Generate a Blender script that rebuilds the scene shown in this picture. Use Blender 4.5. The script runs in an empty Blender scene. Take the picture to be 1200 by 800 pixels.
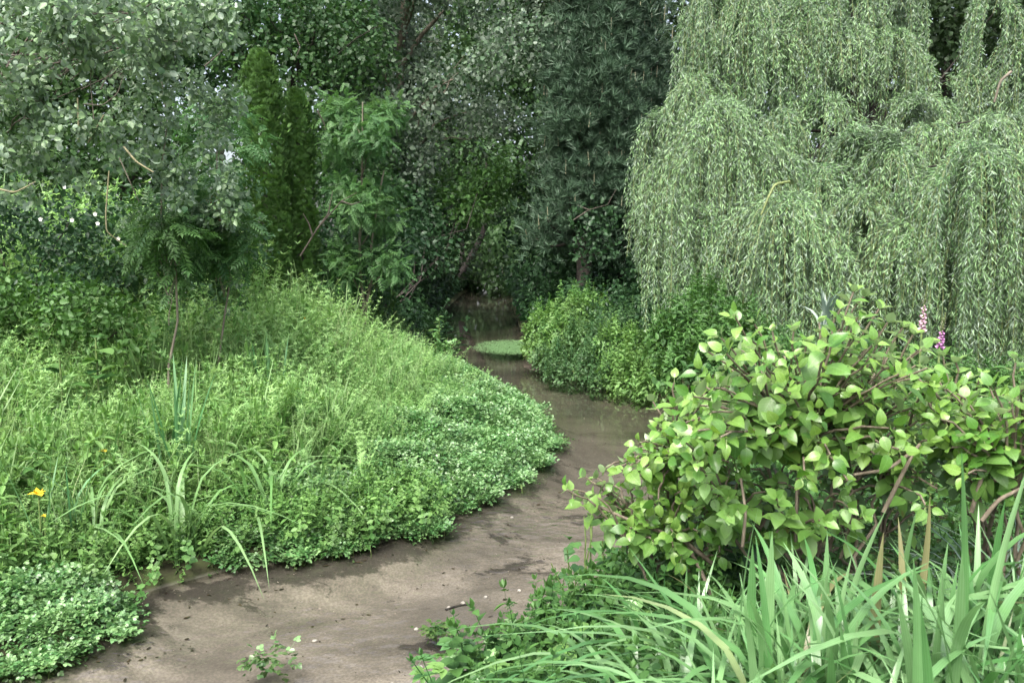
import bpy, math, random
import numpy as np
from mathutils import Vector, Matrix

random.seed(7)
rng = np.random.default_rng(7)
S = bpy.context.scene
R = math.radians

# ------------------------------------------------------------------ camera, sky, sun, exposure
CAM_Z = 2.2
PITCH = math.atan(110 / 933)
cd = bpy.data.cameras.new('camera')
cd.lens = 28.0; cd.sensor_width = 36.0; cd.clip_start = 0.05; cd.clip_end = 1000
cam = bpy.data.objects.new('camera', cd)
S.collection.objects.link(cam)
cam.location = (0, 0, CAM_Z); cam.rotation_euler = (math.pi / 2 - PITCH, 0, 0)
S.camera = cam
cd.dof.use_dof = True; cd.dof.focus_distance = 5.0; cd.dof.aperture_fstop = 5.6

SUN_EL, SUN_AZ = R(58), R(205)          # azimuth measured clockwise from +Y
w = bpy.data.worlds.new('World'); S.world = w; w.use_nodes = True
nt = w.node_tree; nt.nodes.clear()
sky = nt.nodes.new('ShaderNodeTexSky'); sky.sky_type = 'NISHITA'; sky.sun_disc = False
sky.sun_elevation = SUN_EL; sky.sun_rotation = SUN_AZ; sky.air_density = 1.0; sky.dust_density = 6.0; sky.ozone_density = 1.0
hs = nt.nodes.new('ShaderNodeHueSaturation'); hs.inputs['Saturation'].default_value = 0.6
bg = nt.nodes.new('ShaderNodeBackground'); bg.inputs['Strength'].default_value = 0.15
out = nt.nodes.new('ShaderNodeOutputWorld')
nt.links.new(sky.outputs[0], hs.inputs['Color']); nt.links.new(hs.outputs[0], bg.inputs['Color']); nt.links.new(bg.outputs[0], out.inputs['Surface'])
sd_ = bpy.data.lights.new('sun', 'SUN'); sd_.energy = 1.3; sd_.angle = R(38); sd_.color = (1.0, 0.985, 0.96)
sun = bpy.data.objects.new('sun', sd_); S.collection.objects.link(sun)
sv = Vector((math.sin(SUN_AZ) * math.cos(SUN_EL), math.cos(SUN_AZ) * math.cos(SUN_EL), math.sin(SUN_EL)))
sun.rotation_euler = sv.to_track_quat('Z', 'Y').to_euler()
S.view_settings.view_transform = 'Standard'; S.view_settings.look = 'None'
S.view_settings.exposure = 1.66; S.view_settings.gamma = 1.0
S.cycles.max_bounces = 7; S.cycles.diffuse_bounces = 3; S.cycles.glossy_bounces = 3
S.cycles.transmission_bounces = 4; S.cycles.transparent_max_bounces = 8
S.cycles.caustics_reflective = False; S.cycles.caustics_refractive = False
S.cycles.use_denoising = True

# ------------------------------------------------------------------ helpers
CP, SP = math.cos(PITCH), math.sin(PITCH)
def at(px, py, d):
    """world point that lies d metres in front of the viewpoint"""
    x = (px - 600) / 933.0; y = -(py - 400) / 933.0
    f = CP + y * SP
    return np.array([x * d / f, d, CAM_Z + (-SP + y * CP) * d / f])

def unit(v):
    return v / np.maximum(np.linalg.norm(v, axis=-1, keepdims=True), 1e-9)

def rvec(n):
    return unit(rng.normal(size=(n, 3)))

class Buf:
    """collects triangles and quads of one mesh"""
    def __init__(s):
        s.v = []; s.f = {3: [], 4: []}; s.r = {3: [], 4: []}; s.n = 0
    def raw(s, V, F, rnd):
        F = np.asarray(F, np.int64)
        if len(F) == 0: return
        s.v.append(np.asarray(V, np.float32)); s.f[F.shape[1]].append(F + s.n)
        s.r[F.shape[1]].append(np.broadcast_to(np.asarray(rnd, np.float32), (len(F),))); s.n += len(V)
    def inst(s, T, M, P, rnd):
        """T=(verts,tris,weight per tri) repeated by matrices M (n,3,3) at P (n,3)"""
        V, F = T[0], T[1]
        n, k = len(P), len(V)
        if n == 0: return
        W = np.einsum('nij,kj->nki', M, V) + P[:, None, :]
        FF = F[None] + (np.arange(n) * k)[:, None, None]
        r = np.asarray(rnd)[:, None] + (T[2][None] if len(T) > 2 else np.zeros((1, len(F))))
        s.raw(W.reshape(-1, 3), FF.reshape(-1, 3), r.reshape(-1))
    def leaves(s, T, P, D, N, L, Wd, rnd):
        n = len(P)
        if n == 0: return
        Y = unit(D); X = unit(np.cross(Y, N)); Z = np.cross(X, Y)
        L = np.broadcast_to(L, (n,)); Wd = np.broadcast_to(Wd, (n,))
        M = np.stack([X * Wd[:, None], Y * L[:, None], Z * L[:, None]], axis=2)
        s.inst(T, M, np.asarray(P), rnd)
    def plants(s, Ts, P, scale, tilt, rnd, yaw=None, zs=None):
        n = len(P); idx = rng.integers(0, len(Ts), n)
        yaw = rng.uniform(0, 2 * math.pi, n) if yaw is None else yaw
        c, sn = np.cos(yaw), np.sin(yaw); z0 = np.zeros(n); o = np.ones(n)
        Rz = np.stack([np.stack([c, -sn, z0], 1), np.stack([sn, c, z0], 1), np.stack([z0, z0, o], 1)], 1)
        a = rng.normal(0, tilt, n); ca, sa = np.cos(a), np.sin(a)
        Rx = np.stack([np.stack([o, z0, z0], 1), np.stack([z0, ca, -sa], 1), np.stack([z0, sa, ca], 1)], 1)
        zs = o if zs is None else zs
        M = np.einsum('nij,njk->nik', Rx, Rz) * np.asarray(scale)[:, None, None]
        M[:, :, 2] *= zs[:, None]
        for k in range(len(Ts)):
            m = idx == k
            s.inst(Ts[k], M[m], P[m], rnd[m])
    def tube(s, pts, rad, n=6, rnd=0.5):
        pts = np.asarray(pts, float); m = len(pts)
        rad = np.broadcast_to(np.asarray(rad, float), (m,)) if np.ndim(rad) == 0 or len(np.atleast_1d(rad)) == m else np.interp(np.linspace(0, 1, m), np.linspace(0, 1, len(rad)), rad)
        T = unit(np.gradient(pts, axis=0)); ref = np.array([0.31, 0.95, 0.07])
        A = unit(np.cross(T, ref)); B = np.cross(T, A)
        ang = np.arange(n) * 2 * math.pi / n
        V = pts[:, None] + rad[:, None, None] * (np.cos(ang)[None, :, None] * A[:, None] + np.sin(ang)[None, :, None] * B[:, None])
        F = []
        for i in range(m - 1):
            for j in range(n):
                k = (j + 1) % n
                F.append((i * n + j, i * n + k, (i + 1) * n + k, (i + 1) * n + j))
        s.raw(V.reshape(-1, 3), F, rnd)
    def mesh(s, name, mat, base=(0, 0, 0), smooth=False):
        me = bpy.data.meshes.new(name)
        V = np.concatenate(s.v) - np.asarray(base, np.float32)
        me.vertices.add(len(V)); me.vertices.foreach_set('co', V.astype(np.float32).ravel())
        loops = []; starts = []; r = []; c = 0
        for k in (3, 4):
            for F, q in zip(s.f[k], s.r[k]):
                loops.append(F.ravel()); starts.append(c + np.arange(len(F)) * k); c += F.size; r.append(q)
        loops = np.concatenate(loops); starts = np.concatenate(starts); r = np.concatenate(r)
        me.loops.add(len(loops)); me.loops.foreach_set('vertex_index', loops.astype(np.int32))
        me.polygons.add(len(starts)); me.polygons.foreach_set('loop_start', starts.astype(np.int32))
        a = me.attributes.new('rnd', 'FLOAT', 'FACE'); a.data.foreach_set('value', r.astype(np.float32))
        me.update(calc_edges=True)
        if smooth: me.shade_smooth()
        me.materials.append(mat)
        return me
    def obj(s, name, mat, parent=None, smooth=False, kind=None):
        base = np.array(parent_base(parent)) if parent else np.zeros(3)
        o = bpy.data.objects.new(name, s.mesh(name, mat, base, smooth)); S.collection.objects.link(o)
        if parent: o.parent = parent
        if kind: o['kind'] = kind
        return o

def scatter(name, templates, P, scale, tilt, mat, kind='stuff', zs=None, rot=None):
    """stuff: many small plants as instances of a few templates"""
    n = len(P); me = bpy.data.meshes.new(name); me.vertices.add(n); me.vertices.foreach_set('co', np.asarray(P, np.float32).ravel())
    def att(nm, ty, v):
        a = me.attributes.new(nm, ty, 'POINT'); a.data.foreach_set('vector' if ty == 'FLOAT_VECTOR' else 'value', np.asarray(v).ravel())
    if rot is None: rot = np.c_[rng.normal(0, tilt, n), rng.normal(0, tilt, n), rng.uniform(0, 6.283, n)]
    sc = np.repeat(np.asarray(scale, float)[:, None], 3, 1)
    if zs is not None: sc[:, 2] *= zs
    att('rot', 'FLOAT_VECTOR', rot.astype(np.float32)); att('scl', 'FLOAT_VECTOR', sc.astype(np.float32)); att('pick', 'INT', rng.integers(0, len(templates), n).astype(np.int32))
    o = bpy.data.objects.new(name, me); S.collection.objects.link(o); o['kind'] = kind; me.materials.append(mat)
    ng = bpy.data.node_groups.new(name + '_nodes', 'GeometryNodeTree')
    ng.interface.new_socket('Geometry', in_out='INPUT', socket_type='NodeSocketGeometry'); ng.interface.new_socket('Geometry', in_out='OUTPUT', socket_type='NodeSocketGeometry')
    gi = ng.nodes.new('NodeGroupInput'); go = ng.nodes.new('NodeGroupOutput'); ip = ng.nodes.new('GeometryNodeInstanceOnPoints'); gt = ng.nodes.new('GeometryNodeGeometryToInstance')
    for T in reversed(templates):
        b = Buf(); b.raw(T[0], T[1], T[2] + .0); to = bpy.data.objects.new(name + '_template', b.mesh(name + '_template', mat))
        oi = ng.nodes.new('GeometryNodeObjectInfo'); oi.inputs['Object'].default_value = to; ng.links.new(oi.outputs['Geometry'], gt.inputs[0])
    def na(nm, ty):
        x = ng.nodes.new('GeometryNodeInputNamedAttribute'); x.data_type = ty; x.inputs['Name'].default_value = nm; return x.outputs['Attribute']
    ip.inputs['Pick Instance'].default_value = True
    ng.links.new(gi.outputs[0], ip.inputs['Points']); ng.links.new(gt.outputs[0], ip.inputs['Instance']); ng.links.new(na('pick', 'INT'), ip.inputs['Instance Index'])
    er = ng.nodes.new('FunctionNodeEulerToRotation'); ng.links.new(na('rot', 'FLOAT_VECTOR'), er.inputs[0]); ng.links.new(er.outputs[0], ip.inputs['Rotation'])
    ng.links.new(na('scl', 'FLOAT_VECTOR'), ip.inputs['Scale']); ng.links.new(ip.outputs[0], go.inputs[0])
    md = o.modifiers.new('scatter', 'NODES'); md.node_group = ng
    return o

def parent_base(p):
    b = Vector((0, 0, 0))
    while p is not None:
        b += p.location; p = p.parent
    return b

def thing(name, label, cat, loc, group=None):
    o = bpy.data.objects.new(name, None); S.collection.objects.link(o); o.empty_display_size = 0.1
    o.location = loc; o['label'] = label; o['category'] = cat
    if group: o['group'] = group
    return o

def tag(o, label, cat, group=None):
    o['label'] = label; o['category'] = cat
    if group: o['group'] = group
    return o

def put(me, name, parent, P, D, N, sx, sy=None, sz=None):
    """one leaf / blade / petal as an object of its own"""
    Y = unit(np.asarray(D, float)); X = unit(np.cross(Y, N)); Z = np.cross(X, Y)
    sy = sx if sy is None else sy; sz = sy if sz is None else sz
    b = parent_base(parent)
    M = Matrix([[X[0] * sx, Y[0] * sy, Z[0] * sz, P[0] - b.x], [X[1] * sx, Y[1] * sy, Z[1] * sz, P[1] - b.y],
                [X[2] * sx, Y[2] * sy, Z[2] * sz, P[2] - b.z], [0, 0, 0, 1]])
    o = bpy.data.objects.new(name, me); S.collection.objects.link(o); o.parent = parent
    o.matrix_basis = M
    return o

# ------------------------------------------------------------------ materials
def node(nt, t, **kw):
    n = nt.nodes.new(t)
    for k, v in kw.items(): setattr(n, k, v)
    return n

def leafmat(name, dark, light, back=None, trans=0.28, rough=0.5, spec=0.35, tcol=None, clump=3.0, brown=None, veins=0):
    m = bpy.data.materials.new(name); m.use_nodes = True; nt = m.node_tree; nt.nodes.clear(); L = nt.links
    at_ = node(nt, 'ShaderNodeAttribute', attribute_name='rnd'); oi = node(nt, 'ShaderNodeObjectInfo')
    ad = node(nt, 'ShaderNodeMath', operation='ADD'); L.new(at_.outputs['Fac'], ad.inputs[0]); L.new(oi.outputs['Random'], ad.inputs[1])
    fr = node(nt, 'ShaderNodeMath', operation='PINGPONG'); L.new(ad.outputs[0], fr.inputs[0]); fr.inputs[1].default_value = 1.0
    ra = node(nt, 'ShaderNodeValToRGB'); L.new(fr.outputs[0], ra.inputs[0])
    e = ra.color_ramp.elements
    e[0].position = 0.05; e[0].color = (*dark, 1); e[1].position = 0.95; e[1].color = (*light, 1)
    if brown:
        x = e.new(0.99); x.color = (*brown, 1); e[-2].position = 0.975
        e[-2].color = (*light, 1); e[-1].color = (*brown, 1)
    tc = node(nt, 'ShaderNodeNewGeometry'); nz = node(nt, 'ShaderNodeTexNoise'); nz.inputs['Scale'].default_value = clump; nz.inputs['Detail'].default_value = 2
    L.new(tc.outputs['Position'], nz.inputs['Vector'])
    mr = node(nt, 'ShaderNodeMapRange'); L.new(nz.outputs['Fac'], mr.inputs[0])
    mr.inputs[1].default_value = 0.3; mr.inputs[2].default_value = 0.7; mr.inputs[3].default_value = 0.78; mr.inputs[4].default_value = 1.22
    hv = node(nt, 'ShaderNodeHueSaturation'); L.new(ra.outputs[0], hv.inputs['Color']); L.new(mr.outputs[0], hv.inputs['Value']); hv.inputs['Saturation'].default_value = 1.12; hv.inputs['Hue'].default_value = .506
    col = hv.outputs[0]
    if veins:
        to = node(nt, 'ShaderNodeTexCoord'); sx = node(nt, 'ShaderNodeSeparateXYZ'); L.new(to.outputs['Object'], sx.inputs[0])
        def mth(op, a_, b_=None):
            q = node(nt, 'ShaderNodeMath', operation=op)
            for i_, v_ in ((0, a_), (1, b_)):
                if v_ is None: continue
                if isinstance(v_, (int, float)): q.inputs[i_].default_value = v_
                else: L.new(v_, q.inputs[i_])
            return q.outputs[0]
        ax = mth('ABSOLUTE', sx.outputs['X'])
        if veins == 1:      # midrib and side veins of a broad leaf
            rib = mth('LESS_THAN', ax, .014)
            lat = mth('GREATER_THAN', mth('SINE', mth('MULTIPLY', mth('SUBTRACT', sx.outputs['Y'], mth('MULTIPLY', ax, .75)), 52.0)), .86)
            vf = mth('MULTIPLY', mth('MAXIMUM', rib, mth('MULTIPLY', lat, .6)), .5)
        else:               # parallel ribs of a strap leaf
            vf = mth('MULTIPLY', mth('ADD', mth('SINE', mth('MULTIPLY', sx.outputs['X'], 900.0)), 1.0), .16)
        vm = node(nt, 'ShaderNodeMix', data_type='RGBA'); L.new(vf, vm.inputs[0]); L.new(col, vm.inputs[6])
        vl = node(nt, 'ShaderNodeHueSaturation'); L.new(col, vl.inputs['Color']); vl.inputs['Value'].default_value = 1.45; vl.inputs['Saturation'].default_value = .8; L.new(vl.outputs[0], vm.inputs[7])
        fl = node(nt, 'ShaderNodeTexNoise'); fl.inputs['Scale'].default_value = 6; fl.inputs['Detail'].default_value = 6; L.new(to.outputs['Object'], fl.inputs['Vector'])
        fm = node(nt, 'ShaderNodeMapRange'); L.new(fl.outputs['Fac'], fm.inputs[0]); fm.inputs[1].default_value = .3; fm.inputs[2].default_value = .7; fm.inputs[3].default_value = .85; fm.inputs[4].default_value = 1.12
        v2 = node(nt, 'ShaderNodeHueSaturation'); L.new(vm.outputs[2], v2.inputs['Color']); L.new(fm.outputs[0], v2.inputs['Value']); col = v2.outputs[0]
        if veins == 1:
            sp = node(nt, 'ShaderNodeTexNoise', noise_dimensions='4D'); sp.inputs['Scale'].default_value = 9; sp.inputs['Detail'].default_value = 3; L.new(to.outputs['Object'], sp.inputs['Vector']); L.new(mth('MULTIPLY', oi.outputs['Random'], 40.0), sp.inputs['W'])
            sm_ = node(nt, 'ShaderNodeMapRange'); L.new(sp.outputs['Fac'], sm_.inputs[0]); sm_.inputs[1].default_value = .68; sm_.inputs[2].default_value = .74; sm_.inputs[4].default_value = .75
            sb = node(nt, 'ShaderNodeMix', data_type='RGBA'); L.new(sm_.outputs[0], sb.inputs[0]); L.new(col, sb.inputs[6]); sb.inputs[7].default_value = (.16, .11, .04, 1); col = sb.outputs[2]
    if back:
        mx = node(nt, 'ShaderNodeMix', data_type='RGBA'); L.new(tc.outputs['Backfacing'], mx.inputs[0]); L.new(col, mx.inputs[6]); mx.inputs[7].default_value = (*back, 1)
        col = mx.outputs[2]
    p = node(nt, 'ShaderNodeBsdfPrincipled'); L.new(col, p.inputs['Base Color'])
    p.inputs['Roughness'].default_value = rough; p.inputs['Specular IOR Level'].default_value = spec
    tr = node(nt, 'ShaderNodeBsdfTranslucent')
    th = node(nt, 'ShaderNodeHueSaturation'); L.new(col, th.inputs['Color']); th.inputs['Hue'].default_value = 0.485; th.inputs['Saturation'].default_value = 1.15; th.inputs['Value'].default_value = 1.35
    L.new(th.outputs[0], tr.inputs['Color'])
    ms = node(nt, 'ShaderNodeMixShader'); ms.inputs[0].default_value = trans
    L.new(p.outputs[0], ms.inputs[1]); L.new(tr.outputs[0], ms.inputs[2])
    o = node(nt, 'ShaderNodeOutputMaterial'); L.new(ms.outputs[0], o.inputs['Surface'])
    return m

def barkmat(name, a, b, scale=14, stretch=0.25):
    m = bpy.data.materials.new(name); m.use_nodes = True; nt = m.node_tree; L = nt.links
    p = nt.nodes['Principled BSDF']; p.inputs['Roughness'].default_value = 0.85
    g = node(nt, 'ShaderNodeTexCoord'); mp = node(nt, 'ShaderNodeMapping'); mp.inputs['Scale'].default_value = (1, 1, stretch)
    nz = node(nt, 'ShaderNodeTexNoise'); nz.inputs['Scale'].default_value = scale; nz.inputs['Detail'].default_value = 6
    L.new(g.outputs['Object'], mp.inputs[0]); L.new(mp.outputs[0], nz.inputs['Vector'])
    r = node(nt, 'ShaderNodeValToRGB'); L.new(nz.outputs['Fac'], r.inputs[0])
    r.color_ramp.elements[0].position = 0.35; r.color_ramp.elements[0].color = (*a, 1); r.color_ramp.elements[1].position = 0.68; r.color_ramp.elements[1].color = (*b, 1)
    L.new(r.outputs[0], p.inputs['Base Color'])
    bm = node(nt, 'ShaderNodeBump'); bm.inputs['Strength'].default_value = 0.6; bm.inputs['Distance'].default_value = 0.02
    L.new(nz.outputs['Fac'], bm.inputs['Height']); L.new(bm.outputs[0], p.inputs['Normal'])
    return m

def plainmat(name, a, b, scale=30, rough=0.6, trans=0):
    m = barkmat(name, a, b, scale, 1.0); p = m.node_tree.nodes['Principled BSDF']; p.inputs['Roughness'].default_value = rough
    return m

# ------------------------------------------------------------------ leaf and plant templates
def tpl(V, F, W=None):
    F = np.asarray(F, np.int64)
    return (np.asarray(V, float), F, np.zeros(len(F)) if W is None else np.asarray(W, float))
T_DIA = tpl([(0, 0, 0), (.5, .42, .07), (0, 1, -.05), (-.5, .42, .07)], [(0, 1, 2), (0, 2, 3)])
T_HEX = tpl([(0, 0, 0), (.5, .3, .05), (.42, .7, .03), (0, 1, -.08), (-.42, .7, .03), (-.5, .3, .05)], [(0, 1, 2), (0, 2, 3), (0, 3, 4), (0, 4, 5)])
T_OV = tpl([(0, 0, 0), (.36, .16, .05), (.5, .4, .08), (.36, .7, .03), (0, 1, -.14), (-.36, .7, .03), (-.5, .4, .08), (-.36, .16, .05), (0, .45, -.03)],
           [(0, 1, 8), (1, 2, 8), (2, 3, 8), (3, 4, 8), (4, 5, 8), (5, 6, 8), (6, 7, 8), (7, 0, 8)])

def merge(parts):
    V = []; F = []; W = []; n = 0
    for T in parts:
        V.append(T[0]); F.append(T[1] + n); W.append(T[2]); n += len(T[0])
    return (np.concatenate(V), np.concatenate(F), np.concatenate(W))

def xf(T, p, d, nrm, l, wd, wt=0.0):
    Y = unit(np.asarray(d, float)); X = unit(np.cross(Y, np.asarray(nrm, float))); Z = np.cross(X, Y)
    M = np.stack([X * wd, Y * l, Z * l], 1)
    return (T[0] @ M.T + np.asarray(p, float), T[1], T[2] + wt)

def strip(pts, wid, side=None, fold=0.0):
    """a tapering ribbon along pts"""
    pts = np.asarray(pts, float); m = len(pts); T = unit(np.gradient(pts, axis=0))
    up = np.array([0, 0, 1.0]) if side is None else side
    X = unit(np.cross(T, up) + 1e-6) if side is None else np.broadcast_to(side, pts.shape)
    V = []; F = []
    for i in range(m):
        V += [pts[i] - X[i] * wid[i] / 2, pts[i] + X[i] * wid[i] / 2]
    for i in range(m - 1):
        a = 2 * i; F += [(a, a + 1, a + 3), (a, a + 3, a + 2)]
    return tpl(V, F)

def pinnate(n, leaf=T_DIA, ll=.3, lw=.12, droop=.25, ang=55):
    """compound leaf of unit length along +Y"""
    parts = []; a = R(ang)
    for i in range(n):
        t = .22 + .68 * i / max(n - 1, 1); p = (0, t, -droop * t * t); k = math.sin(math.pi * (.22 + .62 * t)) ** .6
        for s in (-1, 1):
            parts.append(xf(leaf, p, (s * math.sin(a), math.cos(a), -.15 - droop * t), (0, .1, 1), ll * k, lw * k, random.uniform(-.08, .08)))
    parts.append(xf(leaf, (0, .9, -droop * .81), (0, 1, -.3 - droop), (0, .1, 1), ll, lw, 0))
    parts.append(strip([(0, 0, 0), (0, .5, -droop * .25), (0, .92, -droop * .85)], [.02, .018, .01], np.array([1.0, 0, 0])))
    return merge(parts)
T_ASH = pinnate(5, T_DIA, .34, .13)
T_CRESS = pinnate(2, T_HEX, .42, .32, .15, 70)

T_TRI = tpl([(-.5, .1, 0), (.5, .1, 0), (.0, 1, -.1)], [(0, 1, 2)])
def cleavers(nw=15, seed=0):
    """a scrambling stem with side shoots and whorls of narrow leaves"""
    r = random.Random(seed); parts = []
    shoots = [(0, r.uniform(-.35, .35), r.uniform(-.35, .35), 1.0)] + [(r.uniform(.25, .6), r.uniform(-.7, .7), r.uniform(-.7, .7), r.uniform(.3, .5)) for _ in range(3)]
    main = lambda t: np.array([shoots[0][1] * t * t, shoots[0][2] * t * t, t - .2 * t * t * r.uniform(.98, 1.02)])
    for k, (t0, bx, by, ln) in enumerate(shoots):
        p0 = main(t0) if k else np.zeros(3)
        f = (lambda t: main(t)) if k == 0 else (lambda t: p0 + ln * np.array([bx * t, by * t, .95 * t - .15 * t * t]))
        parts.append(strip([f(0), f(.5), f(1)], [.009, .007, .003], np.array([r.uniform(-1, 1), r.uniform(-1, 1), 0.01])))
        m = nw if k == 0 else 6
        for i in range(m):
            t = .12 + .88 * i / (m - 1); p = f(t); a0 = r.uniform(0, 6); l = (.066 - .034 * (t if k == 0 else .5 + .5 * t)) * r.uniform(.6, 1.4)
            nx, nyy = r.uniform(-.5, .5), r.uniform(-.5, .5); up = r.uniform(-.2, 1.1)
            for j in range(5):
                a = a0 + j * 2 * math.pi / 5; c, sn = math.cos(a), math.sin(a)
                parts.append(xf(T_TRI, p, (c, sn, up - nx * c - nyy * sn), (0, 0, 1), l, .014, t * .35 + r.uniform(-.15, .15)))
    return merge(parts)
T_CLV = [cleavers(18, i) for i in range(10)]

def grasstuft(nb=9, seed=0, wd=.016, lean=.45):
    r = random.Random(seed); parts = []
    for i in range(nb):
        a = r.uniform(0, 6.28); l = r.uniform(.55, 1.0); le = r.uniform(.1, lean); dx, dy = math.cos(a), math.sin(a); b = (r.uniform(-.08, .08), r.uniform(-.08, .08))
        pts = [(b[0] + dx * le * t ** 2.2 * l, b[1] + dy * le * t ** 2.2 * l, l * (t - .35 * le * t ** 3)) for t in (0, .35, .7, 1)]
        parts.append((lambda T, k: (T[0], T[1], T[2] + k))(strip(pts, [wd, wd, wd * .7, .002], np.array([-dy, dx, 0])), r.uniform(-.3, .3)))
    return merge(parts)
T_GRS = [grasstuft(9, i) for i in range(6)]

def herb(npair, leaf, ll, lw, seed=0, top=.12):
    r = random.Random(seed); parts = [strip([(0, 0, 0), (.02, .01, .5), (.04, 0, 1)], [.02, .016, .008], np.array([1.0, .3, 0]))]
    for i in range(npair):
        t = .25 + .72 * i / (npair - 1); a = i * 1.57 + r.uniform(-.3, .3); k = 1 - .5 * max(0, t - .5) / .5
        for s in (0, math.pi):
            b = a + s
            parts.append(xf(leaf, (.04 * t, 0, t), (math.cos(b), math.sin(b), r.uniform(-.35, .45)), (0, 0, 1), ll * k * r.uniform(.8, 1.15), lw * k, r.uniform(-.2, .2) + t * .3))
    for j in range(3):
        b = j * 2.1
        parts.append(xf(leaf, (.04, 0, 1), (math.cos(b) * .5, math.sin(b) * .5, 1), (math.cos(b), math.sin(b), .3), ll * .45, lw * .4, .3))
    return merge(parts)
T_HERB = [herb(6, T_OV, .26, .1, i) for i in range(5)]
T_NETT = [herb(7, T_OV, .24, .15, 20 + i) for i in range(5)]
T_SMALL = [herb(6, T_HEX, .16, .1, 40 + i) for i in range(5)]

def fan(n=6, seed=0):
    r = random.Random(seed); parts = []
    for i in range(n):
        a = (i - (n - 1) / 2) * .42 + r.uniform(-.1, .1)
        parts.append(xf(T_DIA, (0, .1 * abs(a), 0), (math.sin(a), math.cos(a), r.uniform(-.15, .15)), (r.uniform(-.3, .3), 0, 1), 1 - .3 * abs(a), .24, r.uniform(-.15, .15)))
    return merge(parts)
T_FAN = [fan(5, i) for i in range(3)]

def tuft(n=13, seed=0):
    r = random.Random(seed); parts = []
    for i in range(n):
        a = r.uniform(0, 6.28); e = r.uniform(.15, 1.0)
        parts.append(xf(tpl([(-.5, 0, 0), (.5, 0, 0), (0, 1, 0)], [(0, 1, 2)]), (0, .25 * r.random(), 0), (math.cos(a) * e, 1.05 - e * .6, math.sin(a) * e), (r.uniform(-1, 1), .2, r.uniform(-1, 1)), r.uniform(.75, 1), .10, r.uniform(-.15, .15)))
    return merge(parts)
T_TUFT = [tuft(13, i) for i in range(4)]

# ------------------------------------------------------------------ stream outline and ground
LE = [(-30, -6), (-9, 1.2), (-5, 2.9), (-3.1, 3.75), (-2.6, 4.0), (-2.36, 4.18), (-2.27, 4.4), (-2.36, 4.62), (-2.42, 4.8), (-2.22, 5.0), (-1.88, 5.27), (-1.5, 5.4), (-1.06, 5.65), (-.67, 6.05), (-.29, 6.6), (.08, 7.45), (.38, 8.5), (.42, 9.5), (.25, 10.6), (-.25, 12.2), (-.95, 14), (-1.55, 16), (-2.0, 19), (-2.25, 24), (-2.35, 30), (-2.35, 38), (-2.0, 50), (-1, 80)]
RE = [(-28, -12), (-8, -1.4), (-3.5, 1.1), (-1.6, 2.5), (-.6, 3.3), (-.02, 3.85), (.38, 4.3), (.75, 4.9), (1.12, 5.7), (1.5, 6.9), (2.05, 8.0), (2.4, 9.4), (2.2, 11.3), (1.72, 12.4), (1.36, 13.9), (.75, 16.1), (.32, 19.2), (.15, 24), (0, 30), (-.1, 38), (.2, 50), (1.2, 80)]
POLY = np.array(LE + RE[::-1], float)

def seg_dist(x, y, line):
    d = np.full(x.shape, 1e9)
    for a, b in zip(line[:-1], line[1:]):
        a = np.array(a, float); b = np.array(b, float); ab = b - a
        t = np.clip(((x - a[0]) * ab[0] + (y - a[1]) * ab[1]) / (ab @ ab), 0, 1)
        d = np.minimum(d, np.hypot(x - a[0] - t * ab[0], y - a[1] - t * ab[1]))
    return d

def inside(x, y):
    c = np.zeros(x.shape, bool); P = POLY; j = len(P) - 1
    for i in range(len(P)):
        (xi, yi), (xj, yj) = P[i], P[j]
        k = ((yi > y) != (yj > y)) & (x < (xj - xi) * (y - yi) / (yj - yi + 1e-12) + xi)
        c ^= k; j = i
    return c

def field(x, y):
    """signed distances (positive on land) to the left and right bank, -depth in the water"""
    x = np.asarray(x, float); y = np.asarray(y, float)
    dl, dr = seg_dist(x, y, LE), seg_dist(x, y, RE); ins = inside(x, y)
    return dl, dr, ins

def sm(a, b, t):
    t = np.clip((t - a) / (b - a), 0, 1); return t * t * (3 - 2 * t)

def ground_z(x, y):
    dl, dr, ins = field(x, y)
    left = dl < dr
    d = np.minimum(dl, dr)
    wob = .03 * np.sin(x * 2.1 + y * 1.3) + .025 * np.sin(x * 4.7 - y * 3.1) + .02 * np.sin(y * 6.1 + x)
    zl = .10 * sm(0, .12, d) + .10 * sm(.3, 1.2, d) + .45 * sm(1.5, 8, d) + wob * sm(.1, 1, d)
    zr = .14 * sm(0, .15, d) + .36 * sm(.1, 1.1, d) + .1 * sm(1, 5, d) + wob * sm(.1, 1, d)
    zw = -.03 - .15 * sm(0, .55, d) + wob * .12 * sm(0, .4, d)
    return np.where(ins, zw, np.where(left, zl, zr) - .02 * (1 - sm(0, .1, d)))

gxs = np.concatenate([np.linspace(-160, -16, 14)[:-1], np.linspace(-16, -6, 34)[:-1], np.arange(-6, 4.6, .11), np.linspace(4.6, 14, 30)[1:], np.linspace(14, 160, 14)[1:]])
gys = np.concatenate([np.linspace(-60, 0, 14)[:-1], np.arange(0, 17, .11), np.linspace(17, 50, 70), np.linspace(50, 260, 16)[1:]])
GX, GY = np.meshgrid(gxs, gys)
GZ = ground_z(GX, GY)
DL, DR, INS = field(GX, GY)
ny, nx = GX.shape
gb = Buf()
ii = np.arange((ny - 1) * (nx - 1)); r0 = ii // (nx - 1); c0 = ii % (nx - 1); a = r0 * nx + c0
gb.raw(np.stack([GX, GY, GZ], -1).reshape(-1, 3), np.stack([a, a + 1, a + nx + 1, a + nx], 1), 0.5)

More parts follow.
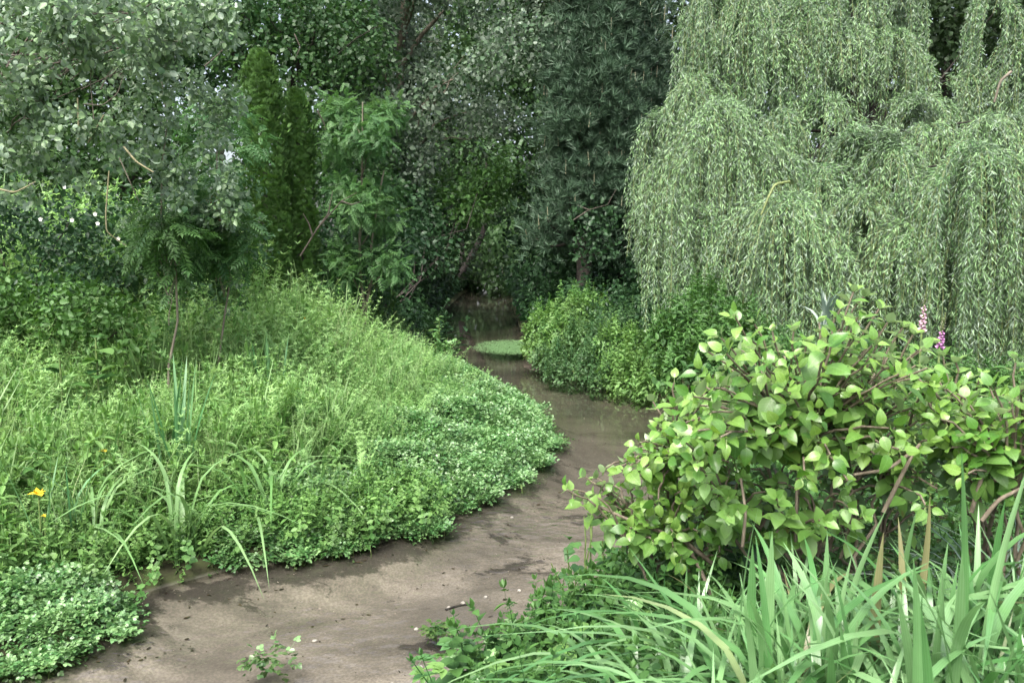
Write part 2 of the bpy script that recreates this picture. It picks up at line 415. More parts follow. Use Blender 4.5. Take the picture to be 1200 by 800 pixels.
def groundmat():
    m = bpy.data.materials.new('bank_soil_and_stream_bed'); m.use_nodes = True; nt = m.node_tree; L = nt.links
    p = nt.nodes['Principled BSDF']; p.inputs['Roughness'].default_value = .9; p.inputs['Specular IOR Level'].default_value = .2
    g = node(nt, 'ShaderNodeNewGeometry')
    def noise(sc, det=5, dist=0, vec=None, ro=.5):
        n = node(nt, 'ShaderNodeTexNoise'); n.inputs['Roughness'].default_value = ro; n.inputs['Scale'].default_value = sc; n.inputs['Detail'].default_value = det; n.inputs['Distortion'].default_value = dist
        L.new(vec or g.outputs['Position'], n.inputs['Vector']); return n.outputs['Fac']
    def ramp(f, a, b, ca, cb):
        r = node(nt, 'ShaderNodeValToRGB'); L.new(f, r.inputs[0]); e = r.color_ramp.elements
        e[0].position = a; e[0].color = (*ca, 1); e[1].position = b; e[1].color = (*cb, 1); return r.outputs[0]
    def mix(f, a, b, mode='MIX'):
        x = node(nt, 'ShaderNodeMix', data_type='RGBA', blend_type=mode)
        if isinstance(f, float): x.inputs[0].default_value = f
        else: L.new(f, x.inputs[0])
        for s, v in ((6, a), (7, b)):
            if isinstance(v, tuple): x.inputs[s].default_value = (*v, 1)
            else: L.new(v, x.inputs[s])
        return x.outputs[2]
    mp = node(nt, 'ShaderNodeMapping'); mp.inputs['Rotation'].default_value = (0, 0, R(-38)); mp.inputs['Scale'].default_value = (.85, 1.35, 1); L.new(g.outputs['Position'], mp.inputs[0])
    sand = ramp(noise(2.3, 10, .5, mp.outputs[0], .62), .34, .64, (.17, .155, .127), (.365, .335, .278))
    grain = ramp(noise(60, 5), .40, .62, (.45, .45, .45), (1.3, 1.28, 1.24))
    sand = mix(.4, sand, grain, 'MULTIPLY')
    sand = mix(ramp(noise(.85, 6, .2, mp.outputs[0], .6), .42, .6, (0, 0, 0), (.62, .62, .62)), sand, (.115, .107, .09))
    silt = ramp(noise(1.9, 14, .15, mp.outputs[0], .72), .560, .595, (0, 0, 0), (1, 1, 1))
    edge = node(nt, 'ShaderNodeAttribute', attribute_name='silt')
    n2 = noise(3.0, 14, .15, mp.outputs[0], .74); ad = node(nt, 'ShaderNodeMath', operation='ADD'); L.new(n2, ad.inputs[0]); L.new(edge.outputs['Fac'], ad.inputs[1])
    silt2 = ramp(ad.outputs[0], .75, .83, (0, 0, 0), (1, 1, 1))
    mxs = node(nt, 'ShaderNodeMix', data_type='RGBA', blend_type='LIGHTEN'); mxs.inputs[0].default_value = 1; L.new(silt, mxs.inputs[6]); L.new(silt2, mxs.inputs[7])
    fac = node(nt, 'ShaderNodeMath', operation='MULTIPLY'); L.new(mxs.outputs[2], fac.inputs[0]); fac.inputs[1].default_value = .78
    bed = mix(fac.outputs[0], sand, (.034, .031, .027))
    bed = mix(ramp(noise(38, 6, 0, None, .65), .66, .70, (0, 0, 0), (.8, .8, .8)), bed, (.06, .055, .045))
    bed = mix(ramp(noise(55, 4, 0, None, .6), .70, .73, (0, 0, 0), (.7, .7, .7)), bed, (.5, .47, .42))
    soil = ramp(noise(9, 6), .35, .7, (.028, .026, .014), (.05, .065, .022))
    sp = node(nt, 'ShaderNodeSeparateXYZ'); L.new(g.outputs['Position'], sp.inputs[0])
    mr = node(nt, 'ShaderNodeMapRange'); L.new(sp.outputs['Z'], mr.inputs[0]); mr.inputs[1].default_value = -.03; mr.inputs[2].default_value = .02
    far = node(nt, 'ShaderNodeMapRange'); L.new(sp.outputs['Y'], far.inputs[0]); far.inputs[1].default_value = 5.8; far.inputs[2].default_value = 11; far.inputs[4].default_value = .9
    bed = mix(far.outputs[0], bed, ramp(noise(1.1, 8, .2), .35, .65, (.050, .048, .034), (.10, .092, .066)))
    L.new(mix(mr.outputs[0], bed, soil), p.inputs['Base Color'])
    b = node(nt, 'ShaderNodeBump'); b.inputs['Strength'].default_value = .25; b.inputs['Distance'].default_value = .012; L.new(noise(40, 6), b.inputs['Height']); L.new(b.outputs[0], p.inputs['Normal'])
    return m
ground = gb.obj('ground', groundmat(), kind='structure', smooth=True)
sa = ground.data.attributes.new('silt', 'FLOAT', 'POINT')
silt = np.where(INS, .44 * (1 - sm(.0, .5, DL)) + .24 * (1 - sm(.0, .4, DR)) + .18 * sm(8, 12, GY), 0)
sa.data.foreach_set('value', silt.astype(np.float32).ravel())

# water: one sheet a little wider than the stream, hidden under the banks
def watermat():
    m = bpy.data.materials.new('stream_water'); m.use_nodes = True; nt = m.node_tree; nt.nodes.clear(); L = nt.links
    g = node(nt, 'ShaderNodeNewGeometry')
    mp = node(nt, 'ShaderNodeMapping'); mp.inputs['Rotation'].default_value = (0, 0, R(-50)); mp.inputs['Scale'].default_value = (1.0, 1.35, 1); L.new(g.outputs['Position'], mp.inputs[0])
    n = node(nt, 'ShaderNodeTexNoise'); n.inputs['Scale'].default_value = 7; n.inputs['Detail'].default_value = 2; L.new(mp.outputs[0], n.inputs['Vector'])
    k = node(nt, 'ShaderNodeTexNoise'); k.inputs['Scale'].default_value = .9; k.inputs['Detail'].default_value = 2; L.new(mp.outputs[0], k.inputs['Vector'])
    km = node(nt, 'ShaderNodeMapRange'); L.new(k.outputs['Fac'], km.inputs[0]); km.inputs[1].default_value = .42; km.inputs[2].default_value = .62; km.inputs[3].default_value = .05; km.inputs[4].default_value = .30
    sy = node(nt, 'ShaderNodeSeparateXYZ'); L.new(g.outputs['Position'], sy.inputs[0])
    ym = node(nt, 'ShaderNodeMapRange'); L.new(sy.outputs['Y'], ym.inputs[0]); ym.inputs[1].default_value = 5.5; ym.inputs[2].default_value = 10; ym.inputs[3].default_value = 1; ym.inputs[4].default_value = .07
    mu = node(nt, 'ShaderNodeMath', operation='MULTIPLY'); L.new(km.outputs[0], mu.inputs[0]); L.new(ym.outputs[0], mu.inputs[1])
    dv = node(nt, 'ShaderNodeVectorMath', operation='DISTANCE'); L.new(g.outputs['Position'], dv.inputs[0]); dv.inputs[1].default_value = (.3, 6.1, 0)     # a riffle
    rm = node(nt, 'ShaderNodeMapRange'); L.new(dv.outputs['Value'], rm.inputs[0]); rm.inputs[1].default_value = 1.3; rm.inputs[2].default_value = .2; rm.inputs[3].default_value = 0; rm.inputs[4].default_value = .55
    ms_ = node(nt, 'ShaderNodeMath', operation='ADD'); L.new(mu.outputs[0], ms_.inputs[0]); L.new(rm.outputs[0], ms_.inputs[1]); mu = ms_
    b = node(nt, 'ShaderNodeBump'); L.new(mu.outputs[0], b.inputs['Strength']); b.inputs['Distance'].default_value = .05; L.new(n.outputs['Fac'], b.inputs['Height'])
    fr = node(nt, 'ShaderNodeFresnel'); fr.inputs['IOR'].default_value = 1.42; L.new(b.outputs[0], fr.inputs['Normal'])
    t = node(nt, 'ShaderNodeBsdfTransparent'); t.inputs['Color'].default_value = (.85, .84, .825, 1)
    gl = node(nt, 'ShaderNodeBsdfGlossy'); gl.inputs['Roughness'].default_value = .03; L.new(b.outputs[0], gl.inputs['Normal'])
    ms = node(nt, 'ShaderNodeMixShader'); L.new(fr.outputs[0], ms.inputs[0]); L.new(t.outputs[0], ms.inputs[1]); L.new(gl.outputs[0], ms.inputs[2])
    o = node(nt, 'ShaderNodeOutputMaterial'); L.new(ms.outputs[0], o.inputs['Surface'])
    return m
wb = Buf()
def offset(line, s):
    P = np.array(line, float); T = unit(np.gradient(P, axis=0)); return P + s * np.stack([-T[:, 1], T[:, 0]], 1) * .09
def resample(P, n):
    d = np.concatenate([[0], np.cumsum(np.linalg.norm(np.diff(P, axis=0), axis=1))]); t = np.linspace(0, d[-1], n)
    return np.stack([np.interp(t, d, P[:, 0]), np.interp(t, d, P[:, 1])], 1)
def by_y(P, ys):
    return np.stack([np.interp(ys, P[:, 1], P[:, 0]), ys], 1)
# paired by nearest fraction along both banks
lw_, rw_ = resample(offset(LE, 1), 400), resample(offset(RE, -1), 400)
V = np.concatenate([np.c_[lw_, np.zeros(400)], np.c_[rw_, np.zeros(400)]])
wb.raw(V, [(i, 400 + i, 401 + i, i + 1) for i in range(399)], .5)
water = wb.obj('water', watermat(), kind='structure')

# ------------------------------------------------------------------ materials used by plants
M = {}
M['clv'] = leafmat('cleavers_green', (.145, .275, .105), (.32, .46, .205), trans=.4, rough=.6, clump=1.6)
M['grass'] = leafmat('grass_green', (.15, .25, .095), (.28, .38, .19), trans=.3, rough=.45)
M['cress'] = leafmat('watercress_green', (.090, .195, .070), (.235, .36, .165), trans=.26, rough=.33, spec=.7, clump=2.5)
M['herb'] = leafmat('herb_green', (.075, .16, .05), (.18, .29, .105), trans=.28, rough=.45)
M['nettle'] = leafmat('nettle_green', (.035, .085, .030), (.09, .17, .055), trans=.25, rough=.5)
M['poplar'] = leafmat('white_poplar_leaf', (.036, .090, .034), (.175, .255, .13), back=(.21, .29, .20), trans=.22, rough=.4, spec=.45)
M['poplarfar'] = leafmat('poplar_leaf_far', (.040, .080, .040), (.125, .18, .108), back=(.22, .28, .21), trans=.22, rough=.5, spec=.35, clump=.8)
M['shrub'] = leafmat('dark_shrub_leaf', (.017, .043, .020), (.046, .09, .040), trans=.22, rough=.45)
M['ash'] = leafmat('ash_leaf', (.050, .115, .045), (.13, .225, .092), trans=.32, rough=.45)
M['ashdim'] = leafmat('elder_leaf', (.035, .090, .035), (.095, .17, .062), trans=.28, rough=.45)
M['thuja'] = leafmat('thuja_scale', (.028, .074, .026), (.10, .175, .056), trans=.15, rough=.6, clump=5)
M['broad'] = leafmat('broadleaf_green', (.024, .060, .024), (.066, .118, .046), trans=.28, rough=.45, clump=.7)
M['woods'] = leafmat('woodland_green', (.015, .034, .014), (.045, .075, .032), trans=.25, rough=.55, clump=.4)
M['pine'] = leafmat('pine_needle', (.028, .060, .034), (.078, .124, .076), trans=.1, rough=.5, clump=1.5)
M['willow'] = leafmat('willow_leaf', (.075, .158, .055), (.20, .31, .142), back=(.22, .30, .21), trans=.10, rough=.38, spec=.6, clump=1.2)
M['mound'] = leafmat('mound_leaf', (.046, .105, .042), (.118, .195, .085), trans=.28, rough=.45)
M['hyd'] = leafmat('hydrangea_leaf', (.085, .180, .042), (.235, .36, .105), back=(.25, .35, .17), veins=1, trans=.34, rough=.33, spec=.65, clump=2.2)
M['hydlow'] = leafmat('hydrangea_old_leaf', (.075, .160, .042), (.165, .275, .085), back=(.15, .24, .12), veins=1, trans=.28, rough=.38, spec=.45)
M['blade'] = leafmat('strap_leaf', (.090, .200, .070), (.21, .335, .16), trans=.26, rough=.3, spec=.65, clump=2, veins=2, brown=(.24, .23, .12))
M['iris'] = leafmat('iris_leaf', (.065, .155, .065), (.14, .25, .12), trans=.25, rough=.36, spec=.5)
M['pale_grass'] = leafmat('pale_arching_grass', (.12, .22, .08), (.24, .35, .17), trans=.25, rough=.4)
M['stalk'] = leafmat('pale_stalk', (.22, .31, .12), (.38, .44, .24), trans=.2, rough=.6)
M['silver'] = leafmat('silvery_strap_leaf', (.15, .22, .18), (.30, .36, .30), trans=.2, rough=.4)
M['bark'] = barkmat('brown_bark', (.035, .027, .02), (.11, .09, .07))
M['darkbark'] = barkmat('dark_bark', (.018, .014, .011), (.06, .05, .04))
M['palebark'] = barkmat('pale_twig_bark', (.10, .085, .06), (.24, .21, .16))
M['lichen'] = barkmat('lichen_twig', (.15, .14, .09), (.26, .235, .12), 20, 1)
M['cane'] = barkmat('hydrangea_cane', (.085, .068, .045), (.215, .18, .13), 30, .3)
M['willowtwig'] = plainmat('willow_twig', (.11, .15, .045), (.20, .23, .08))
M['greenstem'] = plainmat('green_stem', (.09, .15, .04), (.17, .23, .07))
M['white'] = plainmat('white_petal', (.62, .62, .55), (.8, .8, .76))
M['yellow'] = plainmat('yellow_petal', (.72, .48, .01), (.85, .66, .03))
M['pink'] = plainmat('pink_bell', (.56, .33, .42), (.68, .46, .54))
M['mauve'] = plainmat('magenta_bell', (.42, .17, .38), (.55, .28, .50))
M['cream'] = plainmat('cream_bud', (.55, .55, .32), (.66, .62, .45))
M['candle'] = plainmat('pine_candle', (.22, .22, .13), (.36, .34, .22))
M['rust'] = leafmat('dead_brown_leaf', (.10, .05, .025), (.24, .14, .07), trans=.2, rough=.7)
M['stone'] = plainmat('stone', (.07, .055, .045), (.17, .13, .10), 18, .8)
M['pebble'] = plainmat('pale_pebble', (.45, .43, .38), (.72, .70, .64), 20, .6)
M['duckweed'] = leafmat('duckweed_green', (.11, .20, .09), (.17, .27, .13), trans=.1, rough=.6, clump=20)

# ------------------------------------------------------------------ background woods and trees
def curve3(a, b, sag=0.0, n=8, wob=.0):
    a = np.asarray(a, float); b = np.asarray(b, float); t = np.linspace(0, 1, n)[:, None]
    P = a + (b - a) * t; L = np.linalg.norm(b - a)
    P[:, 2] += sag * 4 * (t[:, 0] * (1 - t[:, 0]))
    if wob: P[1:-1] += rng.normal(0, wob * L, (n - 2, 3)) * .5
    return P

def crown(buf, centres, radii, n, T, size, wr, shell=.55, down=.35, sizes=.3, flat=.5, jit=.25):
    """leaves round a set of cluster centres, denser towards each cluster's outside"""
    centres = np.asarray(centres, float); radii = np.asarray(radii, float)
    if radii.ndim == 1: radii = np.repeat(radii[:, None], 3, 1)
    p = radii.prod(1) ** .67; idx = rng.choice(len(centres), n, p=p / p.sum())
    u = rvec(n); rad = shell + (1 - shell) * rng.random(n) ** .6
    rad = np.where(rng.random(n) < .3, rng.random(n) ** .5, rad)
    P = centres[idx] + u * radii[idx] * rad[:, None]
    D = unit(u * .6 + rvec(n) * .8 + np.array([0, 0, -down]))
    N = unit(rvec(n) * (1 - flat) + np.array([0, 0, flat]) + u * .35)
    L = size * (1 + sizes * rng.normal(size=n)).clip(.5, 1.7)
    r = rng.random(n) * .55 + (rng.random(len(centres)) * .45)[idx]
    if isinstance(T, list):
        k = rng.integers(0, len(T), n)
        for j, t in enumerate(T):
            m = k == j; buf.leaves(t, P[m], D[m], N[m], L[m], L[m] * wr, r[m])
    else: buf.leaves(T, P, D, N, L, L * wr, r)

def tree(name, label, cat, base, top, clusters, n, T, size, wr, lm, bm, tr, group=None, limbs=7, **kw):
    """trunk, limbs reaching into the crown's clusters, crown"""
    base = np.array([base[0], base[1], float(ground_z(np.array([base[0]]), np.array([base[1]]))[0])])
    t = thing(name, label, cat, base - np.array([0, 0, .05]), group)
    tp = curve3(base - np.array([0, 0, .15]), top, 0, 9, .03)
    b = Buf(); b.tube(tp, [tr * 1.25, tr, tr * .8, tr * .45, tr * .15], 9); b.obj('trunk', bm, t, smooth=True)
    C = np.array([c[:3] for c in clusters]); 
    order = np.argsort(-np.array([np.max(np.atleast_1d(c[3])) for c in clusters]) * rng.uniform(.6, 1.2, len(clusters)))[:limbs]
    for i in order:
        h = np.clip((C[i][2] - base[2]) / max(top[2] - base[2], .1) - rng.uniform(.12, .3), .12, .9)
        a = tp[0] + 0; k = h * (len(tp) - 1); f = int(k); a = tp[f] + (tp[min(f + 1, len(tp) - 1)] - tp[f]) * (k - f)
        b = Buf(); b.tube(curve3(a, C[i], .12 * np.linalg.norm(C[i] - a), 7, .04), [tr * .4, tr * .25, tr * .08], 6)
        for q in range(3):
            e = C[i] + rvec(1)[0] * np.max(np.atleast_1d(clusters[i][3])) * .9
            b.tube(curve3(a + (C[i] - a) * rng.uniform(.55, .95), e, .05, 5, .05), [tr * .14, tr * .05], 4)
        b.obj('limb', bm, t)
    n = int(n * 1.25); b = Buf(); rr = [np.broadcast_to(np.asarray(c[3], float), (3,)) for c in clusters]
    crown(b, C, np.array(rr), n, T, size, wr, **kw)
    b.obj('crown', lm, t)
    return t

# far woodland mass that closes the view (nobody could count its trees)
b = Buf(); n = 80000
cx = rng.uniform(-58, 58, 640); cy = rng.uniform(49, 62, 640); cz = rng.uniform(.2, 20, 640)
gap = (np.abs(cx / cy * 933 + 600 - 612) < 16) & (cz > 15.5)
cx, cy, cz = cx[~gap], cy[~gap], cz[~gap]
crown(b, np.c_[cx, cy, cz], rng.uniform(2.0, 3.4, len(cx)), n, T_DIA, .42, .85, shell=.3)
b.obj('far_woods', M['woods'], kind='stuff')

def spread(px0, px1, py0, py1, d0, d1, k, rad, keep=None):
    L = []
    while len(L) < k:
        px, py, d = random.uniform(px0, px1), random.uniform(py0, py1), random.uniform(d0, d1)
        if keep and not keep(px, py): continue
        p = at(px, py, d); s = random.uniform(.75, 1.3) * rad
        L.append((p[0], p[1], max(p[2], .5), (s * 1.15, s * 1.15, s * .8)))
    return L

# tall trees standing behind, on both banks
BG = [
 ('alder_tree', 'tall dull green tree at the far left above the dark shrubs', -8.5, 18, (-20, 190, -60, 250, 15.5, 19, 30, 1.0), 9000, .15, 'broad'),
 ('alder_tree', 'shadowy tree with bare lower twigs behind the two columnar conifers', -5.6, 20, (190, 420, -60, 230, 17, 21, 30, 1.1), 9000, .15, 'broad'),
 ('alder_tree', 'tall mid green tree rising above the water at the end of the stream', 1.5, 47, (520, 700, -90, 235, 43, 50, 40, 2.4), 12000, .32, 'broad'),
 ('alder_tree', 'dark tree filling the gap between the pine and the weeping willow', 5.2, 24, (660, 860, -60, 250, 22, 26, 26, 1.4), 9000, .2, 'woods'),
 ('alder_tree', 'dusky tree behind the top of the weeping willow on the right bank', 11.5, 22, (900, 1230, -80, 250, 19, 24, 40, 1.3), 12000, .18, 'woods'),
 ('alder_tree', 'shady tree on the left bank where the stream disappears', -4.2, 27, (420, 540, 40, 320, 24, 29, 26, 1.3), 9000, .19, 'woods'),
]
for (nm, lb, x, y, sp_, n, sz, mt) in BG:
    cl = spread(*sp_); zt = max(c[2] for c in cl)
    tree(nm, lb, 'tree', (x, y), (x + random.uniform(-.4, .4), y, zt), cl, int(n * 2.1), T_DIA, sz * .72, .8, M[mt], M['darkbark'], .2, 'tall trees closing in the background', limbs=9)

# silvery white poplar overhead at centre
cl = spread(395, 625, -90, 205, 19, 23, 48, .75, lambda px, py: py < 235 - abs(px - 480) * .9)
tree('white_poplar', 'tall white poplar with silvery leaves over the middle of the stream', 'tree', (-4.4, 22), (-2.6, 21.5, 10.2), cl, 19000, T_OV, .098, .8, M['poplarfar'], M['palebark'], .17, limbs=10, flat=.25)

# near grey poplar, upper left; its nearest leaves are objects of their own
def leaf_mesh(name, mat, prof, curl=.15, fold=.12, nseg=6, rip=.0):
    """a leaf of unit length along +Y with midrib, cupped halves and a drooping tip; prof = half width along it"""
    V = []; F = []
    for i in range(nseg + 1):
        t = i / nseg; wv = float(np.interp(t, np.linspace(0, 1, len(prof)), prof)); z = -curl * t * t + .04 * math.sin(t * 3)
        rz = rip * (1 if i % 2 else -1)
        V += [(-wv, t - .04 * (wv > .02), z + fold * wv * 1.4 + rz), (-wv * .5, t, z + fold * wv * .6), (0, t, z), (wv * .5, t, z + fold * wv * .6), (wv, t - .04 * (wv > .02), z + fold * wv * 1.4 - rz)]
    for i in range(nseg):
        for j in range(4):
            a = i * 5 + j; F += [(a, a + 1, a + 6, a + 5)]
    b = Buf(); b.raw(V, F, 0.0)
    return b.mesh(name, mat, smooth=True)
POP_PROF = [.02, .34, .46, .44, .36, .27, .16, .0]
OVATE = [.015, .20, .31, .335, .31, .25, .16, .0]
LANCE = [.02, .10, .15, .16, .14, .10, .05, 0]
pop_leaf = [leaf_mesh('poplar_leaf', M['poplar'], POP_PROF, c, f, 6) for c, f in ((.1, .1), (.22, .2), (.05, -.1))]
pc = []
for (px, py, rp, d) in [(20, 20, 55, 6.6), (75, 15, 50, 7), (130, 25, 50, 6.8), (185, 15, 50, 7.2), (235, 40, 45, 7.5), (265, 15, 35, 7.8), (15, 80, 50, 6.5), (55, 60, 45, 6.8), (165, 60, 40, 7), (215, 80, 40, 7.3),
                        (10, 140, 45, 6.6), (55, 120, 38, 6.9), (25, 195, 45, 6.6), (75, 175, 42, 6.7), (120, 185, 42, 6.9), (150, 165, 35, 7.1), (185, 125, 38, 7.6), (205, 170, 40, 7.5), (235, 150, 38, 7.8), (195, 205, 36, 7.2),
                        (232, 215, 38, 7.4), (262, 225, 34, 7.6), (60, 30, 50, 7.8), (160, 10, 50, 8), (150, 95, 26, 7.8), (110, 30, 60, 8.2), (255, 110, 34, 8.0), (210, 262, 30, 7.8), (245, 265, 28, 7.8)]:
    p = at(px, py, d); pc.append((*p, rp / 933 * d))
pc = [(p[0] + q[0] * p[3] * .85, p[1] + q[1] * p[3] * .85, p[2] + q[2] * p[3] * .85, p[3] * random.uniform(.28, .5)) for p in pc for q in rvec(6)]
pt = tree('white_poplar', 'grey leaved poplar reaching in over the left bank with lichen covered twigs', 'tree', (-5.6, 8.2), (-5.9, 8.0, 5.0), pc, 9500, T_OV, .051, .72, M['poplar'], M['bark'], .045, limbs=14, flat=.3, shell=.25)
C = np.array(pc); idx = rng.choice(len(C), 210, p=(C[:, 3] / C[:, 3].sum()))
for k, i in enumerate(idx):
    u = rvec(1)[0]; u[1] = -abs(u[1]); P = C[i, :3] + u * C[i, 3] * rng.uniform(.5, 1.15)
    put(pop_leaf[k % 3], 'leaf', pt, P, unit(u * .5 + rvec(1)[0] * .8 + np.array([0, 0, -.5])), unit(np.array([0, -.4, .5]) + rvec(1)[0] * .7), rng.uniform(.045, .066))

def twig(parent_name, label, pts, rad, mat, group=None):
    b = Buf(); pts = np.array(pts, float); t = np.linspace(0, 1, len(pts)); tt = np.linspace(0, 1, len(pts) * 4)
    P = np.stack([np.interp(tt, t, pts[:, i]) for i in range(3)], 1)
    P[1:-1] = (P[:-2] + P[1:-1] * 2 + P[2:]) / 4
    b.tube(P, rad, 6)
    return b
# twigs of the near poplar that show between its leaves
for pts, rad, mt in [
    ([(92, 168, 6.7), (92, 140, 6.7), (91, 115, 6.7)], [.012, .01, .008], 'lichen'),
    ([(98, 122, 6.7), (120, 124, 6.8), (138, 110, 6.9), (145, 88, 7)], [.006, .006, .004], 'palebark'),
    ([(118, 105, 6.8), (128, 85, 6.9), (138, 78, 6.9)], [.007, .005, .003], 'palebark'),
    ([(110, 140, 6.8), (106, 95, 6.9), (108, 72, 6.9)], [.006, .005, .004], 'palebark'),
    ([(145, 172, 6.6), (160, 190, 6.6), (180, 202, 6.6)], [.012, .012, .008], 'lichen'),
    ([(0, 222, 6.2), (18, 226, 6.2), (42, 213, 6.3)], [.012, .01, .006], 'lichen'),
    ([(122, 135, 6.8), (112, 152, 6.8), (103, 168, 6.8)], [.009, .008, .006], 'lichen'),
    ([(128, 200, 6.7), (124, 250, 6.7), (125, 272, 6.7), (148, 288, 6.8)], [.008, .009, .006], 'lichen'),
    ([(140, 185, 6.8), (152, 212, 6.8), (163, 236, 6.9)], [.007, .006, .005], 'palebark')]:
    twig('', '', [at(*p) for p in pts], [r_ * .7 for r_ in rad], None).obj('twig', M[mt], pt)

# dark shrubs along the foot of the trees on the left
def shrub(name, label, cat, x, y, clusters, n, T, size, wr, lm, bm=None, group=None, stems=5, **kw):
    z = float(ground_z(np.array([x]), np.array([y]))[0]); t = thing(name, label, cat, (x, y, z - .03), group)
    C = np.array([c[:3] for c in clusters])
    b = Buf()
    for i in rng.choice(len(C), min(stems, len(C)), replace=False):
        b.tube(curve3((x + rng.normal(0, .1), y + rng.normal(0, .1), z - .1), C[i], .1, 7, .05), [.022, .014, .006], 5)
    b.obj('stem', bm or M['darkbark'], t)
    b = Buf(); crown(b, C, np.array([np.broadcast_to(np.asarray(c[3], float), (3,)) for c in clusters]), n, T, size, wr, **kw)
    b.obj('foliage', lm, t)
    return t
s1 = shrub('rose_shrub', 'dark briar with small white flowers at the far left below the poplar', 'shrub', -5.9, 9.3, spread(-25, 120, 225, 370, 8.4, 9.8, 16, .42), 5200, T_OV, .06, .6, M['shrub'], flat=.35)
b_fl = Buf()
for (px, py, d) in [(85, 258, 7.95), (112, 251, 8.0), (48, 257, 8.0), (115, 262, 8.0), (139, 280, 8.2), (76, 219, 8.0)]:
    b = Buf(); p = at(px, py, d)
    for j in range(5):
        a = j * 1.257 + rng.uniform(0, .4)
        b.leaves(T_HEX, np.array([p]), np.array([[math.cos(a), -.35, math.sin(a)]]), np.array([[0, -1, .3]]), .024, .022, np.array([.5]))
    b.obj('flower', M['white'], s1)
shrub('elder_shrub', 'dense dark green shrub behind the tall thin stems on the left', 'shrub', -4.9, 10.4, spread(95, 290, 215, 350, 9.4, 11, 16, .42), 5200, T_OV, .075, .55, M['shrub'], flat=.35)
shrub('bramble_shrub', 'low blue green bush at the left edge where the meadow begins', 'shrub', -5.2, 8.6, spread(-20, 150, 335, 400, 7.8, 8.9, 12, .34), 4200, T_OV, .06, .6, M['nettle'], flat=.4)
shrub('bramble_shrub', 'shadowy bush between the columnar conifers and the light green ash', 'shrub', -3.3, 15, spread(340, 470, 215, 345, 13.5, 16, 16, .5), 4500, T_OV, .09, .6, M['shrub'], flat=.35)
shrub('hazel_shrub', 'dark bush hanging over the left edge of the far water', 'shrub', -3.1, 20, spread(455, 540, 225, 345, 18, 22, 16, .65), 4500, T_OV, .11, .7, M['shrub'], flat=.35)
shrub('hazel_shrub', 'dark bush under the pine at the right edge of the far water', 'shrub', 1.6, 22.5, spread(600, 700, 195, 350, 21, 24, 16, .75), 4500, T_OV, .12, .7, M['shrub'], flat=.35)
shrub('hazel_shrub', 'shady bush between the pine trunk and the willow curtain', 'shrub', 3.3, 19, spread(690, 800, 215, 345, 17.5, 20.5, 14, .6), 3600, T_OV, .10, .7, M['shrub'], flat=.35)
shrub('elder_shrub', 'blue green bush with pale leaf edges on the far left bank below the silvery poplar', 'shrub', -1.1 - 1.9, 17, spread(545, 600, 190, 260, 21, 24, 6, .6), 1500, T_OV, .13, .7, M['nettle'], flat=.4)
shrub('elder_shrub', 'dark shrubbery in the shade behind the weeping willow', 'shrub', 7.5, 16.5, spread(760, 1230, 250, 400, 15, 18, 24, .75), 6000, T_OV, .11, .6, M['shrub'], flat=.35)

# ground cover under the trees, too far off to tell its plants apart
ux = rng.uniform(-16, 16, 30000); uy = rng.uniform(9, 48, 30000); udl, udr, uin = field(ux, uy); uk = (~uin) & (np.minimum(udl, udr) > .1) & (np.abs(ux) < .7 * uy + 1.5) & ((udl > 7.5) | (uy > 13.5) | (udr < udl)) & ((udl < udr) | (uy > 12))
ux, uy = ux[uk], uy[uk]
scatter('woodland_undergrowth', T_NETT, np.c_[ux, uy, ground_z(ux, uy) - .03], rng.uniform(.35, 1.0, len(ux)) * (1 + .3 * (uy > 18)), .25, M['shrub'])
# leaning trunk over the end of the stream
t = thing('leaning_tree', 'dark tree leaning over the water at the end of the stream', 'tree', (-2.3, 34, 0))
b = Buf(); P = [at(540, 322, 34), at(552, 300, 34), at(566, 275, 34), at(572, 240, 34), at(570, 190, 34)]
b = twig('', '', P, [.16, .13, .10, .06], None); b.obj('trunk', M['darkbark'], t)
b = twig('', '', [at(540, 325, 34), at(542, 290, 34.2), at(541, 240, 34.4), at(530, 190, 34)], [.12, .09, .05], None); b.obj('trunk', M['darkbark'], t)
b = Buf(); crown(b, [at(540, 185, 34), at(572, 200, 34), at(520, 215, 33), at(600, 225, 35), at(560, 235, 35)], np.array([1.3] * 5), 2600, T_HEX, .2, .6); b.obj('crown', M['broad'], t)
# pale willow wall past the bend, its lighter leaf colour standing in for light
shrub('willow_shrub', 'drooping bush coloured paler to look lit at the very end of the stream', 'shrub', -.6, 41, spread(535, 625, 250, 335, 38, 43, 26, 1.2), 8000, T_HEX, .22, .6, M['mound'], down=.8, flat=.3)

